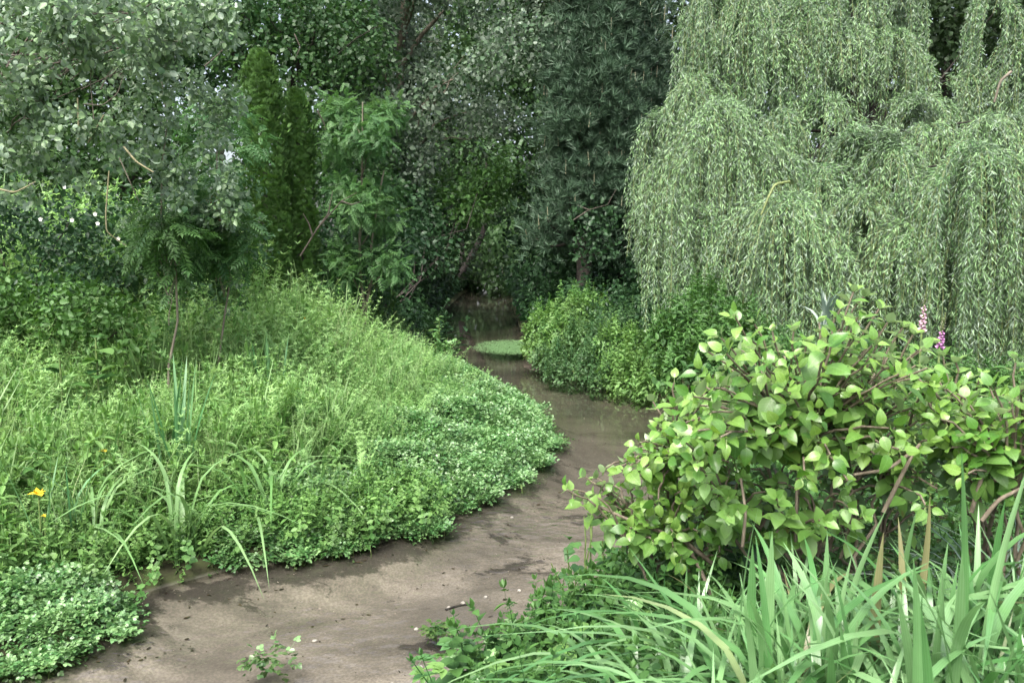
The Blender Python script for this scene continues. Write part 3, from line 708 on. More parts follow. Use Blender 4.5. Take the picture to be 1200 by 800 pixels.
# two columnar conifers
def conifer(label, px0, px1, py0, d, n, zb=None):
    p0 = at((px0 + px1) / 2, py0, d); rad = (px1 - px0) / 2 / 933 * d; x = p0[0]; z0 = float(ground_z(np.array([x]), np.array([d]))[0])
    t = thing('columnar_conifer', label, 'conifer', (x, d, z0 - .03), 'columnar conifers on the left bank')
    b = Buf(); b.tube([(x, d, z0 - .1), (x, d, z0 + (p0[2] - z0) * .9)], [.1, .02], 8); b.obj('trunk', M['darkbark'], t)
    h = p0[2] - z0; tt = rng.random(n); an = rng.uniform(0, 2 * math.pi, n)
    prof = np.interp(tt, [0, .1, .35, .6, .8, .92, 1], [.75, 1, 1.05, 1.02, .95, .75, .3])
    lump = 1 + .16 * np.sin(an * 3 + tt * 17) + .12 * np.sin(an * 5 - tt * 31) + .08 * np.sin(tt * 60 + an)
    rr = rad * prof * lump * (rng.uniform(.62, 1.05, n))
    P = np.c_[x + rr * np.cos(an), d + rr * np.sin(an), z0 + .1 + tt * (h - .15)]
    O = np.c_[np.cos(an), np.sin(an), np.zeros(n)]
    D = unit(O * .55 + rvec(n) * .45 + np.array([0, 0, .75])); N = unit(O + rvec(n) * .5)
    b = Buf(); k = rng.integers(0, 3, n); L = rng.uniform(.05, .095, n)
    for j in range(3):
        m = k == j; b.leaves(T_FAN[j], P[m], D[m], N[m], L[m], L[m], rng.random(m.sum()) * .4 + tt[m] * .4)
    b.obj('foliage', M['thuja'], t)
conifer('taller of two columnar conifers, with a dense green rounded top', 281, 328, 57, 12.0, 9500)
conifer('shorter columnar conifer with a blunt top, standing to the stream side of its taller twin', 330, 365, 103, 12.6, 7500)
conifer('small dark conifer column half hidden below the ash on the left bank', 432, 462, 225, 16, 2500)

# light green ash trees (compound leaves)
def ash(label, x, y, tops, sprays, n, size, mat, tr, group=None, bm='palebark', wr=.55):
    z = float(ground_z(np.array([x]), np.array([y]))[0]); t = thing('ash_tree', label, 'tree', (x, y, z - .03), group)
    for tp in tops:
        b = Buf(); b.tube(curve3((x, y, z - .1), tp, 0, 9, .025), [tr, tr * .7, tr * .3], 7); b.obj('trunk', M[bm], t)
    C = np.array([s[:3] for s in sprays]); rr = np.array([s[3] for s in sprays])
    for c in C[:: max(1, len(C) // 8)]:
        q = np.array(tops[0]); a = np.array([x, y, z]) + (q - np.array([x, y, z])) * np.clip((c[2] - z) / max(q[2] - z, .1) - .12, .1, .95)
        b = Buf(); b.tube(curve3(a, c, .05, 6, .03), [tr * .35, tr * .1], 5); b.obj('limb', M[bm], t)
    b = Buf(); crown(b, C, rr, n, T_ASH, size, size and 1.0, shell=.3, flat=.75, down=.25); b.obj('crown', M[mat], t)
    return t
ash('light green ash with tiered leaf sprays beside the stream on the left', -2.6, 13.2, [at(425, 120, 13), at(450, 200, 13)], spread(385, 462, 125, 330, 12.5, 13.6, 26, .28), 3200, .15, 'ash', .035)
ash('bright green young ash in front of the taller columnar conifer', -4.1, 10.8, [at(262, 105, 10.6)], spread(228, 300, 130, 200, 10.2, 10.8, 8, .2) + spread(225, 268, 240, 300, 9.5, 10.5, 6, .2), 700, .18, 'ash', .022)
ash('thin upright ash sapling with a bare pale stem left of the conifers', -3.35, 7.7, [at(187, 70, 7.6)], spread(165, 215, 245, 335, 7.3, 7.8, 10, .16), 420, .16, 'ashdim', .015)
ash('leafy ash sapling before the tall conifer, its stem wrapped in dead brown growth', -3.0, 8.3, [at(254, 120, 8.3)], spread(225, 290, 205, 330, 7.9, 8.6, 14, .18), 620, .16, 'ashdim', .013)
# dead brown growth on that sapling
sap = [o for o in S.objects if o.name.startswith('ash_tree') and 'dead brown' in o.get('label', '')][0]
b = Buf(); crown(b, [at(256, 235, 8.2), at(257, 255, 8.2), at(262, 268, 8.2)], np.array([.07, .1, .08]), 240, T_DIA, .07, .25, down=1.0); b.obj('dead_growth', M['rust'], sap)
# bare twigs on the left
for nm, lb, pts in [
    ('dead_branch', 'bare grey forked branch sticking out beside the light green ash', [[(352, 300, 11), (372, 268, 11), (400, 236, 11), (418, 226, 11)], [(372, 268, 11), (385, 250, 11), (390, 224, 11)], [(400, 236, 11), (412, 240, 11), (425, 236, 11)], [(366, 275, 11), (362, 262, 11), (355, 250, 11)]]),
    ('dead_branch', 'pale bare twig leaning above the conifers in the shade', [[(240, 78, 13), (258, 62, 13), (275, 46, 13)], [(258, 62, 13), (250, 48, 13), (246, 38, 13)]]),
    ('dead_branch', 'fine bare twigs among the dark shrubs right of the conifers', [[(372, 130, 13), (380, 145, 13), (383, 162, 13)], [(345, 40, 15), (352, 55, 15), (345, 72, 15)]]),
    ('dead_branch', 'bare pale branch poking out under the pine beside the willow', [[(672, 258, 17), (690, 246, 17), (712, 240, 17), (722, 222, 17)], [(690, 246, 17), (676, 240, 17)]])]:
    b = Buf(); p0 = at(*pts[0][0])
    for q in pts: b.tube(np.array([at(*p) for p in q]), [.014, .009, .004], 5)
    t = thing(nm, lb, 'branch', p0); b.obj('twig', M['bark'], t)

# pine
def pine(label, x, d, spec, n, trunk_px):
    z0 = float(ground_z(np.array([x]), np.array([d]))[0]); t = thing('pine_tree', label, 'tree', (x, d, z0 - .03), 'pines on the right bank')
    b = Buf(); tp = [(x, d, z0 - .1)] + [at(*q) for q in trunk_px]; b.tube(np.array(tp), [.2, .17, .1, .03], 9); b.obj('trunk', M['darkbark'], t, smooth=True)
    Pt = []; Dt = []
    for (px0, px1, py, dd) in spec:
        c = at((px0 + px1) / 2, py, d); half = (px1 - px0) / 2 / 933 * d
        nb = 11
        wood = Buf()
        for j in range(nb):
            a = j * 2 * math.pi / nb + rng.uniform(-.3, .3); ln = half * rng.uniform(.75, 1.1); dr = np.array([math.cos(a), math.sin(a), 0])
            ax = np.array([x + (c[0] - x) * .8, d, c[2] - .25 + rng.normal(0, .3)])
            e = ax + dr * ln + np.array([0, 0, rng.uniform(-.2, .8)])
            pts = curve3(ax, e, -.15, 6, .02); wood.tube(pts, [.045, .03, .012], 5)
            for q in range(int(dd * 1.9)):
                s = rng.uniform(.3, 1.0); p = ax + (e - ax) * s + rng.normal(0, .26, 3)
                Pt.append(p); Dt.append(unit(dr * .55 + np.array([0, 0, .95]) + rng.normal(0, .35, 3)))
        wood.obj('branch_whorl', M['darkbark'], t)
    Pt = np.array(Pt); Dt = np.array(Dt); m = len(Pt); b = Buf(); k = rng.integers(0, 4, m); L = rng.uniform(.18, .30, m)
    for j in range(4):
        q = k == j; b.leaves(T_TUFT[j], Pt[q], Dt[q], unit(rvec(q.sum()) + np.array([0, 0, .1])), L[q], L[q], rng.random(q.sum()))
    b.obj('needle_foliage', M['pine'], t, kind='stuff')
    top = rng.choice(m, 420, replace=False); b = Buf()
    for i in top:
        if Dt[i][2] > .5: b.tube([Pt[i], Pt[i] + np.array([rng.normal(0, .02), 0, rng.uniform(.2, .38)])], [.012, .005], 4)
    b.obj('candle_growth', M['candle'], t, kind='stuff')
pine('blue green pine with upright pale shoots beside the weeping willow', 1.75, 19,
     [(690, 740, -40, 40), (672, 742, 10, 70), (655, 745, 55, 85), (648, 748, 100, 90), (645, 752, 145, 90), (650, 755, 185, 80), (655, 750, 225, 60), (620, 720, 262, 45)], 0,
     [(683, 235, 19), (690, 120, 19), (712, -60, 19)])
pine('darker pine standing close behind, its thick trunk next to the willow curtain', 2.75, 20.5,
     [(700, 770, -20, 60), (690, 775, 60, 70), (690, 780, 130, 70), (700, 780, 190, 60), (690, 770, 240, 40)], 0,
     [(724, 235, 20.5), (728, 120, 20.5), (735, -60, 20.5)])

# ------------------------------------------------------------------ weeping willow
wx, wy = 6.3, 13.6; wz = float(ground_z(np.array([wx]), np.array([wy]))[0])
wt = thing('weeping_willow', 'large weeping willow with trailing silver green curtains on the right bank', 'tree', (wx, wy, wz - .03))
wtop = np.array([wx - .6, wy - .2, 5.6])
trunk_pts = curve3((wx, wy, wz - .15), wtop, 0, 8, .03)
b = Buf(); b.tube(trunk_pts, [.42, .34, .3, .24], 12); b.obj('trunk', M['darkbark'], wt, smooth=True)
CREST = [  # px, py, depth, spread radius, lowest height, strands
 (795, 88, 12.3, .32, 1.0, 120), (748, 128, 12.4, .2, 1.9, 70), (765, 175, 12.2, .16, 1.1, 50), (800, -10, 13, .36, 3.2, 90), (835, -50, 13.0, .5, 3.9, 110), (815, 40, 12.8, .26, 2.8, 60),
 (860, -15, 12.6, .45, 4.1, 110), (880, 35, 12.4, .3, 4.2, 80), (925, -40, 13.0, .55, 4.3, 110), (925, 5, 12.5, .4, 4.1, 110), (985, -30, 13.0, .55, 4.3, 110), (975, 25, 12.5, .36, 4.2, 100),
 (1045, -40, 13.2, .5, 4.4, 100), (1035, 30, 12.8, .33, 4.2, 90), (1185, -30, 12.2, .33, 3.5, 75), (1218, 20, 12.0, .33, 3.2, 75), (1085, 60, 12.8, .25, 3.8, 40), (1130, 80, 12.4, .25, 3.4, 45),
 (828, 120, 11.0, .36, .9, 150), (868, 166, 11.0, .28, .9, 80), (808, 245, 10.8, .24, .8, 60), (905, 188, 11.1, .3, .95, 80), (948, 190, 11.0, .34, .95, 90),
 (912, 228, 10.0, .36, .75, 160), (872, 280, 10.3, .26, .75, 60), (990, 148, 11.2, .42, 1.1, 140), (1008, 222, 10.6, .32, .75, 90), (1045, 160, 10.8, .36, .75, 120),
 (1092, 198, 10.4, .3, .7, 100), (1140, 172, 9.9, .4, .6, 170), (1190, 178, 10.0, .32, .6, 110), (1230, 185, 9.8, .34, .6, 90), (965, 285, 10.2, .28, .75, 70), (1060, 258, 10.2, .28, .7, 80),
 (955, 112, 12.1, .36, 1.5, 90), (893, 128, 11.9, .3, 1.5, 70), (1065, 112, 12.1, .3, 1.7, 70), (1120, 120, 12, .3, 1.6, 60),
 (1155, 128, 11.1, .3, 1.6, 70), (1085, 140, 11.4, .3, 1.7, 70), (1205, 128, 11.0, .32, 1.4, 70), (1000, 260, 13.5, .7, .9, 60), (880, 260, 13.5, .6, .9, 60), (1130, 260, 13.5, .8, .9, 60)]
for (px, py, d, rad, zlow, ns) in CREST:
    c = at(px + 10, py, d); wood = Buf(); lf = Buf()
    k = rng.uniform(.5, .95); a0 = trunk_pts[int(k * 7)]
    mid = (a0 + c) / 2 + np.array([0, .35, -.05])
    t = np.linspace(0, 1, 9)[:, None]; arc = (1 - t) ** 2 * a0 + 2 * t * (1 - t) * mid + t ** 2 * (c - np.array([0, 0, .12]))
    lb_ = Buf(); lb_.tube(arc, [.035, .022, .014, .007], 6); limb = lb_.obj('limb', M['darkbark'], wt)
    outd = unit((c - a0) * np.array([1, 1, 0]))
    PP = []; TT = []; RR = []
    nbun = max(5, ns // 10)
    for s in range(nbun):
        ang = rng.uniform(0, 2 * math.pi); o = np.array([math.cos(ang), math.sin(ang), 0]); q = rad * rng.uniform(.15, 1.0)
        p0 = c - outd * rng.uniform(0, .35) + np.array([0, 0, rng.normal(0, .06) - .1])
        v0 = unit(o * .75 + outd * .25 + np.array([0, 0, rng.uniform(-.1, .5)])); gk0 = rng.uniform(.22, .42) / (.5 + 1.5 * q)
        low0 = zlow + (rng.random() < .5) * rng.uniform(0, (c[2] - zlow) * .75); tone = rng.random() * .4
        for e in range(rng.integers(7, 14)):
            p = p0 + rng.normal(0, .05, 3); v = unit(v0 + rng.normal(0, .12, 3)); pts = [p]; ds = .11; low = low0 + abs(rng.normal(0, .4)); gk = gk0 * rng.uniform(.8, 1.3)
            while p[2] > low and len(pts) < 48:
                v = unit(v + np.array([rng.normal(0, .06), rng.normal(0, .06), -gk])); p = p + v * ds; pts.append(p)
            pts = np.array(pts)
            if len(pts) < 4: continue
            sd0 = np.array([rng.normal(), rng.normal(), 0.01]); sd0 = sd0 / np.linalg.norm(sd0)
            qq = pts[::2] if len(pts) > 8 else pts
            T = strip(qq, [.0055] * len(qq), sd0); wood.raw(T[0], T[1], .5)
            m = int((len(pts) - 1) * ds * 66 * rng.uniform(.45, 1.3)); u = rng.uniform(0, len(pts) - 1.001, m); f = u.astype(int); fr = (u - f)[:, None]
            PP.append(pts[f] * (1 - fr) + pts[f + 1] * fr); TT.append(unit(pts[f + 1] - pts[f])); RR.append(np.full(m, tone))
    PP = np.concatenate(PP); TT = np.concatenate(TT); RR = np.concatenate(RR); m = len(PP)
    sidev = unit(np.cross(TT, rvec(m)))
    D = unit(TT * .6 + sidev * rng.uniform(.25, 1.0, m)[:, None] + np.array([0, 0, -.2])); N = unit(rvec(m) * .8 + np.array([0, -.2, .5]))
    L = rng.uniform(.055, .10, m); lf.leaves(T_DIA, PP + rng.normal(0, .015, (m, 3)), D, N, L, L * .165, rng.random(m) * .55 + RR)
    br = wood.obj('hanging_branch', M['willowtwig'], limb)
    lo = lf.obj('leaf_curtain', M['willow'], limb)
b = twig('', '', [at(892, 252, 9.7), at(900, 232, 9.7), at(908, 216, 9.75), at(925, 213, 9.9)], [.013, .016, .018], None); b.obj('bare_branch', M['willowtwig'], wt)
b = twig('', '', [at(1185, 84, 11), at(1172, 95, 11), at(1165, 120, 11)], [.02, .018, .014], None); b.obj('bare_branch', M['palebark'], wt)

# ------------------------------------------------------------------ right bank mounds beyond the water
def mound(name, label, pxs, T, size, wr, mat, n, group=None, stems=10, **kw):
    cl = []
    for (px, py, d, r) in pxs:
        p = at(px, py + 14, d); cl.append((p[0], p[1], p[2], (r, r, r * .8)))
    x = float(np.mean([c[0] for c in cl])); y = float(np.mean([c[1] for c in cl]))
    t = shrub(name, label, 'shrub', x, y, cl, int(n * .8), T, size, wr, mat, M['greenstem'], group, stems, **kw)
    m = 34 * len(cl); C = np.array([c[:3] for c in cl]); rr = np.array([c[3][0] for c in cl]); i = rng.integers(0, len(C), m); u = rvec(m); u[:, 2] = np.abs(u[:, 2]) * .9 - .15
    b = Buf(); b.plants(T_HERB if T is T_OV and size > .055 else T_SMALL, C[i] + u * rr[i][:, None] * .75, rng.uniform(.14, .42, m) * (.6 + rr[i]), .35, rng.random(m)); b.obj('young_shoots', mat, t)
    return t
G = 'low bushes along the right bank'
mound('low_bush', 'leafy blue green bush with the tallest shoots at the stream corner by the rock', [(640, 372, 14.8, .45), (665, 358, 15, .5), (640, 395, 14.4, .4), (690, 352, 15.5, .5), (660, 385, 14.3, .45), (628, 392, 14.8, .3)], T_OV, .075, .5, M['herb'], 5200, G, flat=.5)
mound('low_bush', 'rounded light green bush with tiny leaves overhanging the water', [(690, 385, 13.8, .5), (715, 390, 13.4, .5), (700, 415, 12.9, .42), (660, 415, 13.6, .4), (730, 420, 12.6, .42), (675, 428, 13.0, .35), (745, 375, 14, .5), (715, 372, 14.5, .5), (650, 428, 13.2, .22), (705, 440, 12.3, .25), (640, 408, 14, .3)], T_OV, .05, .6, M['mound'], 9500, G, flat=.5)
mound('low_bush', 'bush of mixed green shoots dipping towards the stream below the willow', [(745, 430, 11.9, .4), (760, 400, 12.4, .45), (735, 447, 11.9, .3), (775, 440, 11.4, .35), (790, 390, 12, .45), (755, 458, 11.5, .22), (720, 395, 12.8, .4), (725, 425, 12.3, .35)], T_OV, .065, .55, M['herb'], 4600, G, flat=.5)
mound('low_bush', 'darker large leaved bush between the willow curtain and the hydrangea', [(800, 370, 9.6, .33), (830, 350, 9.8, .35), (850, 385, 9.3, .3), (815, 405, 9.2, .3), (790, 425, 9.3, .3), (780, 395, 9.6, .3), (835, 420, 8.8, .3), (880, 380, 9, .3)], T_OV, .085, .55, M['nettle'], 2600, G, flat=.5)
mound('low_bush', 'shaded bush behind the spiky silvery plant', [(920, 420, 8.5, .3), (960, 430, 8.3, .3), (1010, 425, 8.5, .3), (1060, 440, 8.3, .3), (1120, 448, 8.0, .3), (1180, 450, 7.8, .3), (900, 420, 7.8, .3), (1000, 430, 7.5, .3)], T_OV, .07, .4, M['nettle'], 3200, G, flat=.4)

# rock at the stream corner
def rock(name, label, c, r, mat, cat='rock', group=None, seed=1):
    rr = np.random.default_rng(seed); import bmesh
    bm = bmesh.new(); bmesh.ops.create_icosphere(bm, subdivisions=2, radius=1)
    for v in bm.verts:
        k = 1 + rr.normal(0, .07); v.co = Vector((v.co.x * r[0] * k, v.co.y * r[1] * k, v.co.z * r[2] * k))
    me = bpy.data.meshes.new(name); bm.to_mesh(me); bm.free(); me.materials.append(mat)
    o = bpy.data.objects.new(name, me); S.collection.objects.link(o); o.location = c
    tag(o, label, cat, group); return o
c = at(613, 392, 15.6); rock('rock', 'brown rock at the water edge under the blue green bush', (c[0] + .25, c[1] - .1, .09), (.26, .2, .10), M['stone'], seed=4)

# round floating mat of duckweed
p = at(596, 404, 18.0); p = np.array([-.02, 17.6, .012])
t = thing('duckweed_mat', 'round pale green floating mat on the dark water near the rock', 'floating plant', p)
b = Buf(); nn = 48
an = np.arange(nn) * 2 * math.pi / nn; rr = 1 + .03 * np.sin(an * 5) + .02 * rng.normal(size=nn)
ring = np.c_[p[0] + 0.55 * rr * np.cos(an), p[1] + .9 * rr * np.sin(an), np.full(nn, .012)]
ring2 = ring.copy(); ring2[:, 2] = -.005; ring[:, 2] = .006
b.raw(np.concatenate([ring, ring2, [[p[0], p[1], .008]]]), [(i, (i + 1) % nn, 2 * nn) for i in range(nn)], .4)
b.raw(np.concatenate([ring, ring2]), [(i, i + nn, (i + 1) % nn + nn, (i + 1) % nn) for i in range(nn)], .2)
n = 7000; q = rng.random(n) ** .5 * (1 + .07 * rng.normal(size=n)); a = rng.uniform(0, 6.283, n)
fp = np.c_[p[0] + .8 * q * np.cos(a), p[1] + 1.25 * q * np.sin(a), np.full(n, .008) + rng.uniform(0, .006, n)]
b.leaves(T_HEX, fp, rvec(n) * np.array([1, 1, .1]), np.tile([0, 0, 1.0], (n, 1)), .03, .024, rng.random(n))
b.obj('frond_cover', M['duckweed'], t, kind='stuff')

# ------------------------------------------------------------------ left bank: watercress, meadow
def sample(n, x0, x1, y0, y1, fn):
    X = rng.uniform(x0, x1, n); Y = rng.uniform(y0, y1, n); dl, dr, ins = field(X, Y)
    left = (dl < dr)
    vis = np.abs(X) < .72 * Y + 1.2
    k = vis & fn(X, Y, dl, dr, ins, left); X, Y, dl = X[k], Y[k], dl[k]
    return X, Y, dl, ground_z(X, Y)
def nz(x, y, s=1.0, o=0.0):
    return .5 + .25 * (np.sin(x * 2.3 * s + 1.7 * np.sin(y * 1.9 * s + o)) + np.sin(y * 2.9 * s + 1.3 * np.sin(x * 2.1 * s + 2 * o)))

# watercress belt along the inside of the bend and the separate tongue at the lower left
def cressw(y):      # belt width along the bank
    return np.interp(y, [4.9, 5.25, 5.5, 6.0, 6.6, 7.5, 9, 11, 13, 15, 18, 24], [.0, .12, .3, .75, 1.2, 1.7, 1.9, 1.5, 1.2, 1.0, .9, .7])
def cress_ok(X, Y, dl, dr, ins, left):
    front = (Y > 5.2) & (((~ins) & left & (dl < cressw(Y) * (.55 + .5 * nz(X, Y, 2) + .35 * rng.random(X.shape)))) | (ins & (dl < .42 * nz(X, Y, 3.3) ** 2 * rng.random(X.shape) * sm(5.1, 5.8, Y))))
    tong = (X < -2.2) & (Y < 4.72) & (Y > 3.3) & left & (((~ins) & (dl < .8)) | (ins & (dl < .3 * nz(X, Y, 4) * rng.random(X.shape))))
    return front | tong
def rosette(seed):
    r = random.Random(seed); parts = []
    for i in range(6):
        a = i * 1.05 + r.uniform(-.4, .4); e = r.uniform(-.1, 1.0); o = (r.uniform(-.3, .3), r.uniform(-.3, .3), r.uniform(-.5, .1))
        parts.append(xf(T_CRESS, o, (math.cos(a), math.sin(a), e), (-math.cos(a) * e * .8, -math.sin(a) * e * .8, 1), r.uniform(.75, 1.2), r.uniform(.7, 1.05), r.uniform(-.25, .25)))
    return merge(parts)
T_ROS = [rosette(i) for i in range(9)]
X, Y, dl, Z = sample(110000, -4.6, .9, 3.2, 22, cress_ok)
keep = rng.random(len(X)) < np.interp(Y, [3, 6, 10, 22], [1, 1, .8, .4]); X, Y, dl, Z = X[keep], Y[keep], dl[keep], Z[keep]
_, _, ins_ = field(X, Y)
h = np.where((X < -2.2) & (Y < 4.72), .62, 1.0) * np.where(ins_, .03 + .07 * rng.random(len(X)), np.minimum(.08 + .42 * dl, .34) * (.5 + .6 * nz(X, Y, 2.6)))
zz = np.maximum(Z, 0) + h * (1 - .5 * rng.random(len(X)) ** 2); n = len(X)
scatter('watercress', T_ROS, np.c_[X, Y, zz], rng.uniform(.042, .078, n), .4, M['cress'], rot=np.c_[rng.normal(.25, .35, n), rng.normal(0, .35, n), rng.uniform(0, 6.283, n)] if False else None)
# cress stems show at the waterline
b = Buf(); k = np.flatnonzero(dl < .5); k = k[rng.random(len(k)) < .35]
for i in k[:2500]:
    T = strip([(X[i] + rng.normal(0, .02), Y[i] + rng.normal(0, .02), max(Z[i], -.03) - .01), (X[i], Y[i], zz[i])], [.005, .004], np.array([rng.normal(), rng.normal(), .01])); b.raw(T[0], T[1], .3)
b.obj('watercress_stems', M['greenstem'], kind='stuff')

def meadow_h(X, Y, dl):
    back = 1 + .65 * sm(8.0, 11.5, Y) * (1 - .6 * sm(-4.2, -5.5, X) * 0)
    back = 1 + (back - 1) * sm(1.6, 4.2, dl)
    return back * np.interp(dl, [.0, .5, 1.2, 2.5, 5, 9], [.28, .48, .7, .92, 1.15, 1.3]) * (.75 + .42 * nz(X, Y, .8, 1))
# feathery cleavers
X, Y, dl, Z = sample(60000, -10, -.2, 4.6, 17, lambda X, Y, dl, dr, ins, left: (~ins) & left & (dl > cressw(Y) * (.35 + .75 * rng.random(X.shape))) & (dl > .25) & (Y > 4.75) & (dl < 8.5) & (rng.random(X.shape) < np.interp(Y, [4.5, 8, 12, 17], [1, .8, .6, .35])) & (rng.random(X.shape) < np.where((X < -2.1 - .1 * (Y - 5)) & (Y < 6.4), .35, .3 + .7 * (nz(X, Y, .7, .5) > .3))))
print('cleavers', len(X))
n = len(X); H = meadow_h(X, Y, dl) * (rng.uniform(.5, 1.1, n) + .45 * (rng.random(n) < .12))
scatter('meadow_cleavers', T_CLV, np.c_[X, Y, Z - .03], H, .2, M['clv'])
# grass among it
X, Y, dl, Z = sample(11000, -10, 0, 4.5, 17, lambda X, Y, dl, dr, ins, left: (~ins) & left & (dl > cressw(Y) * .8) & (dl > .15) & (Y > 4.6) & (dl < 8.5) & (rng.random(X.shape) < .55))
n = len(X); H = meadow_h(X, Y, dl) * (rng.uniform(.6, 1.2, n) + .35 * (rng.random(n) < .2))
scatter('meadow_grass', T_GRS, np.c_[X, Y, Z - .03], H, .14, M['grass'])
# pale thin flower stalks standing out of it
X, Y, dl, Z = sample(5200, -10, 0, 4.8, 15, lambda X, Y, dl, dr, ins, left: (~ins) & left & (dl > cressw(Y) * .9) & (dl > .5) & (dl < 8))
n = len(X); scatter('meadow_stalks', [grasstuft(5, 30 + i, .0055, .55) for i in range(6)], np.c_[X, Y, Z], meadow_h(X, Y, dl) * rng.uniform(.9, 1.35, n), .16, M['stalk'])
# broad-leaved herbs, thickest at the lower left
X, Y, dl, Z = sample(14000, -10, 0, 3.9, 15, lambda X, Y, dl, dr, ins, left: (~ins) & left & (dl > .08) & (dl > cressw(Y) * .7) & (dl < 8) & ((Y > 4.75) | (X < -2.9)) & (rng.random(X.shape) < np.where((X < -1.7 - .15 * (Y - 5)) & (Y < 8), .9, .12)))
n = len(X); H = meadow_h(X, Y, dl) * rng.uniform(.5, 1.02, n)
scatter('meadow_herbs', T_HERB, np.c_[X, Y, Z - .03], H, .16, M['herb'])
print('herbs', n)
# trailing plants over the undercut bank
X, Y, dl, Z = sample(9000, -3.4, -.4, 4.3, 6.4, lambda X, Y, dl, dr, ins, left: (~ins) & left & (dl < .6) & (Y > 4.7) & (rng.random(X.shape) < np.where((dl < .22) & (Y < 5.5), .12, .6)))
n = len(X); scatter('bank_herbs', T_SMALL, np.c_[X, Y, Z - .03], rng.uniform(.15, .42, n), .4, M['herb'])

# iris and sedge clumps on the left bank: every blade its own object
def blade_mesh(name, mat, lean, wd, droop, nseg=7, fold=.25):
    """a strap leaf of unit length rising from the origin, bending towards +Y"""
    V = []; F = []
    for i in range(nseg + 1):
        t = i / nseg; y = lean * t ** 1.6 + droop * max(0, t - .55) ** 1.5 * 1.6; z = t - .35 * lean * t ** 2 - droop * max(0, t - .5) ** 2 * 1.9
        ww = wd * float(np.interp(t, [0, .25, .6, .85, 1], [.8, 1, .9, .55, .02])) / 2
        V += [(-ww, y - fold * ww, z), (0, y, z), (ww, y - fold * ww, z)]
    for i in range(nseg):
        a = 3 * i; F += [(a, a + 1, a + 4, a + 3), (a + 1, a + 2, a + 5, a + 4)]
    b = Buf(); b.raw(V, F, 0.0); return b.mesh(name, mat, smooth=True)
def put_blade(me, parent, p, yaw, l, wsc=1.0, tilt=0.0):
    Rm = Matrix.Rotation(yaw, 3, 'Z') @ Matrix.Rotation(tilt, 3, 'X'); b = parent_base(parent)
    o = bpy.data.objects.new('blade', me); S.collection.objects.link(o); o.parent = parent
    M4 = (Rm @ Matrix.Diagonal((l * wsc, l, l))).to_4x4(); M4.translation = Vector(p) - b; o.matrix_basis = M4
IR = [blade_mesh('iris_blade', M['iris'], 0.05 + .09 * i, .025, .0 if i < 3 else .35, 7) for i in range(5)]
AR = [blade_mesh('arching_blade', M['pale_grass'], .35 + .1 * i, .03, .5 + .12 * i, 9) for i in range(4)]
def clump(name, label, cat, x, y, nb, meshes, l0, l1, rad, group, tilt=.12, mats=None, wsc=1.0, yaws=None):
    z = float(ground_z(np.array([x]), np.array([y]))[0]); t = thing(name, label, cat, (x, y, z - .02), group)
    for i in range(nb):
        a = random.uniform(0, 6.283) if yaws is None else random.gauss(yaws[0], yaws[1]); q = rad * random.random() ** .5; an = random.uniform(0, 6.28)
        put_blade(meshes[random.randrange(len(meshes))], t, (x + q * math.cos(an), y + q * math.sin(an), z - .03), a, random.uniform(l0, l1), wsc * random.uniform(.8, 1.2), random.gauss(0, tilt))
    return t
GI = 'wild iris clumps on the left bank'
clump('iris_plant', 'tall upright blue green iris clump in the middle of the left bank', 'iris', -2.62, 6.0, 18, IR[:3], .85, 1.3, .13, GI, .07)
clump('iris_plant', 'iris leaves standing further back in the pale meadow towards the stream', 'iris', -2.45, 7.9, 12, IR[:4], .9, 1.3, .14, GI, .1)
clump('iris_plant', 'iris clump bearing a yellow flower at the left edge', 'iris', -2.95, 4.95, 10, IR, .6, .95, .14, GI, .15)
clump('iris_plant', 'bent iris leaves just behind the broad leaved herbs at far left', 'iris', -3.75, 6.6, 8, IR, .7, 1.0, .15, GI, .18)
clump('iris_plant', 'sparse iris leaves near the crown of the watercress belt', 'iris', -1.75, 6.9, 7, IR[1:], .6, .95, .14, GI, .12)
GA = 'arching grass tufts above the undercut bank'
clump('grass_tuft', 'grass tuft arching over the dark undercut next to the watercress tongue', 'grass tuft', -2.25, 5.25, 15, AR, .7, 1.1, .12, GA, .2)
clump('grass_tuft', 'pale grass tuft arching towards the stream below the tall iris', 'grass tuft', -1.85, 5.75, 15, AR, .7, 1.1, .12, GA, .2)
clump('grass_tuft', 'grass tuft bending over where the undercut bank meets the watercress belt', 'grass tuft', -1.6, 6.2, 13, AR, .65, 1.05, .12, GA, .2)
clump('grass_tuft', 'small arching grass tuft at the left edge above the watercress tongue', 'grass tuft', -2.75, 5.0, 10, AR, .65, 1.0, .12, GA, .2)

# yellow iris flowers
def yellow_flower(label, px, py, d, s, x, y):
    p = at(px, py, d); z = float(ground_z(np.array([p[0]]), np.array([d]))[0]); t = thing('yellow_iris_flower', label, 'flower', (p[0], d, z), 'yellow flowers on the left bank')
    b = Buf(); b.tube(curve3((p[0], d, z - .03), p, 0, 5, .01), [.007, .005], 5); b.obj('stem', M['greenstem'], t)
    pm = Buf(); pm.inst(T_OV, np.eye(3)[None] * np.array([.75, 1, 1])[None, None], np.zeros((1, 3)), np.array([.5])); me = pm.mesh('petal', M['yellow'])
    for j in range(6):
        a = j * 1.047 + .3
        put(me, 'petal', t, p, (math.cos(a), math.sin(a), .1 if j % 2 else .9), (0, 0, 1) if j % 2 else (math.cos(a), math.sin(a), .1), s * (1 if j % 2 else .7))
yellow_flower('larger yellow iris flower at the left edge above the watercress tongue', 45, 578, 4.9, .065, 0, 0)
yellow_flower('smaller yellow flower among broad leaved herbs on the left bank', 122, 528, 5.6, .035, 0, 0)
yellow_flower('tiny yellow bud low on the left bank under the larger yellow iris', 52, 604, 4.85, .022, 0, 0)
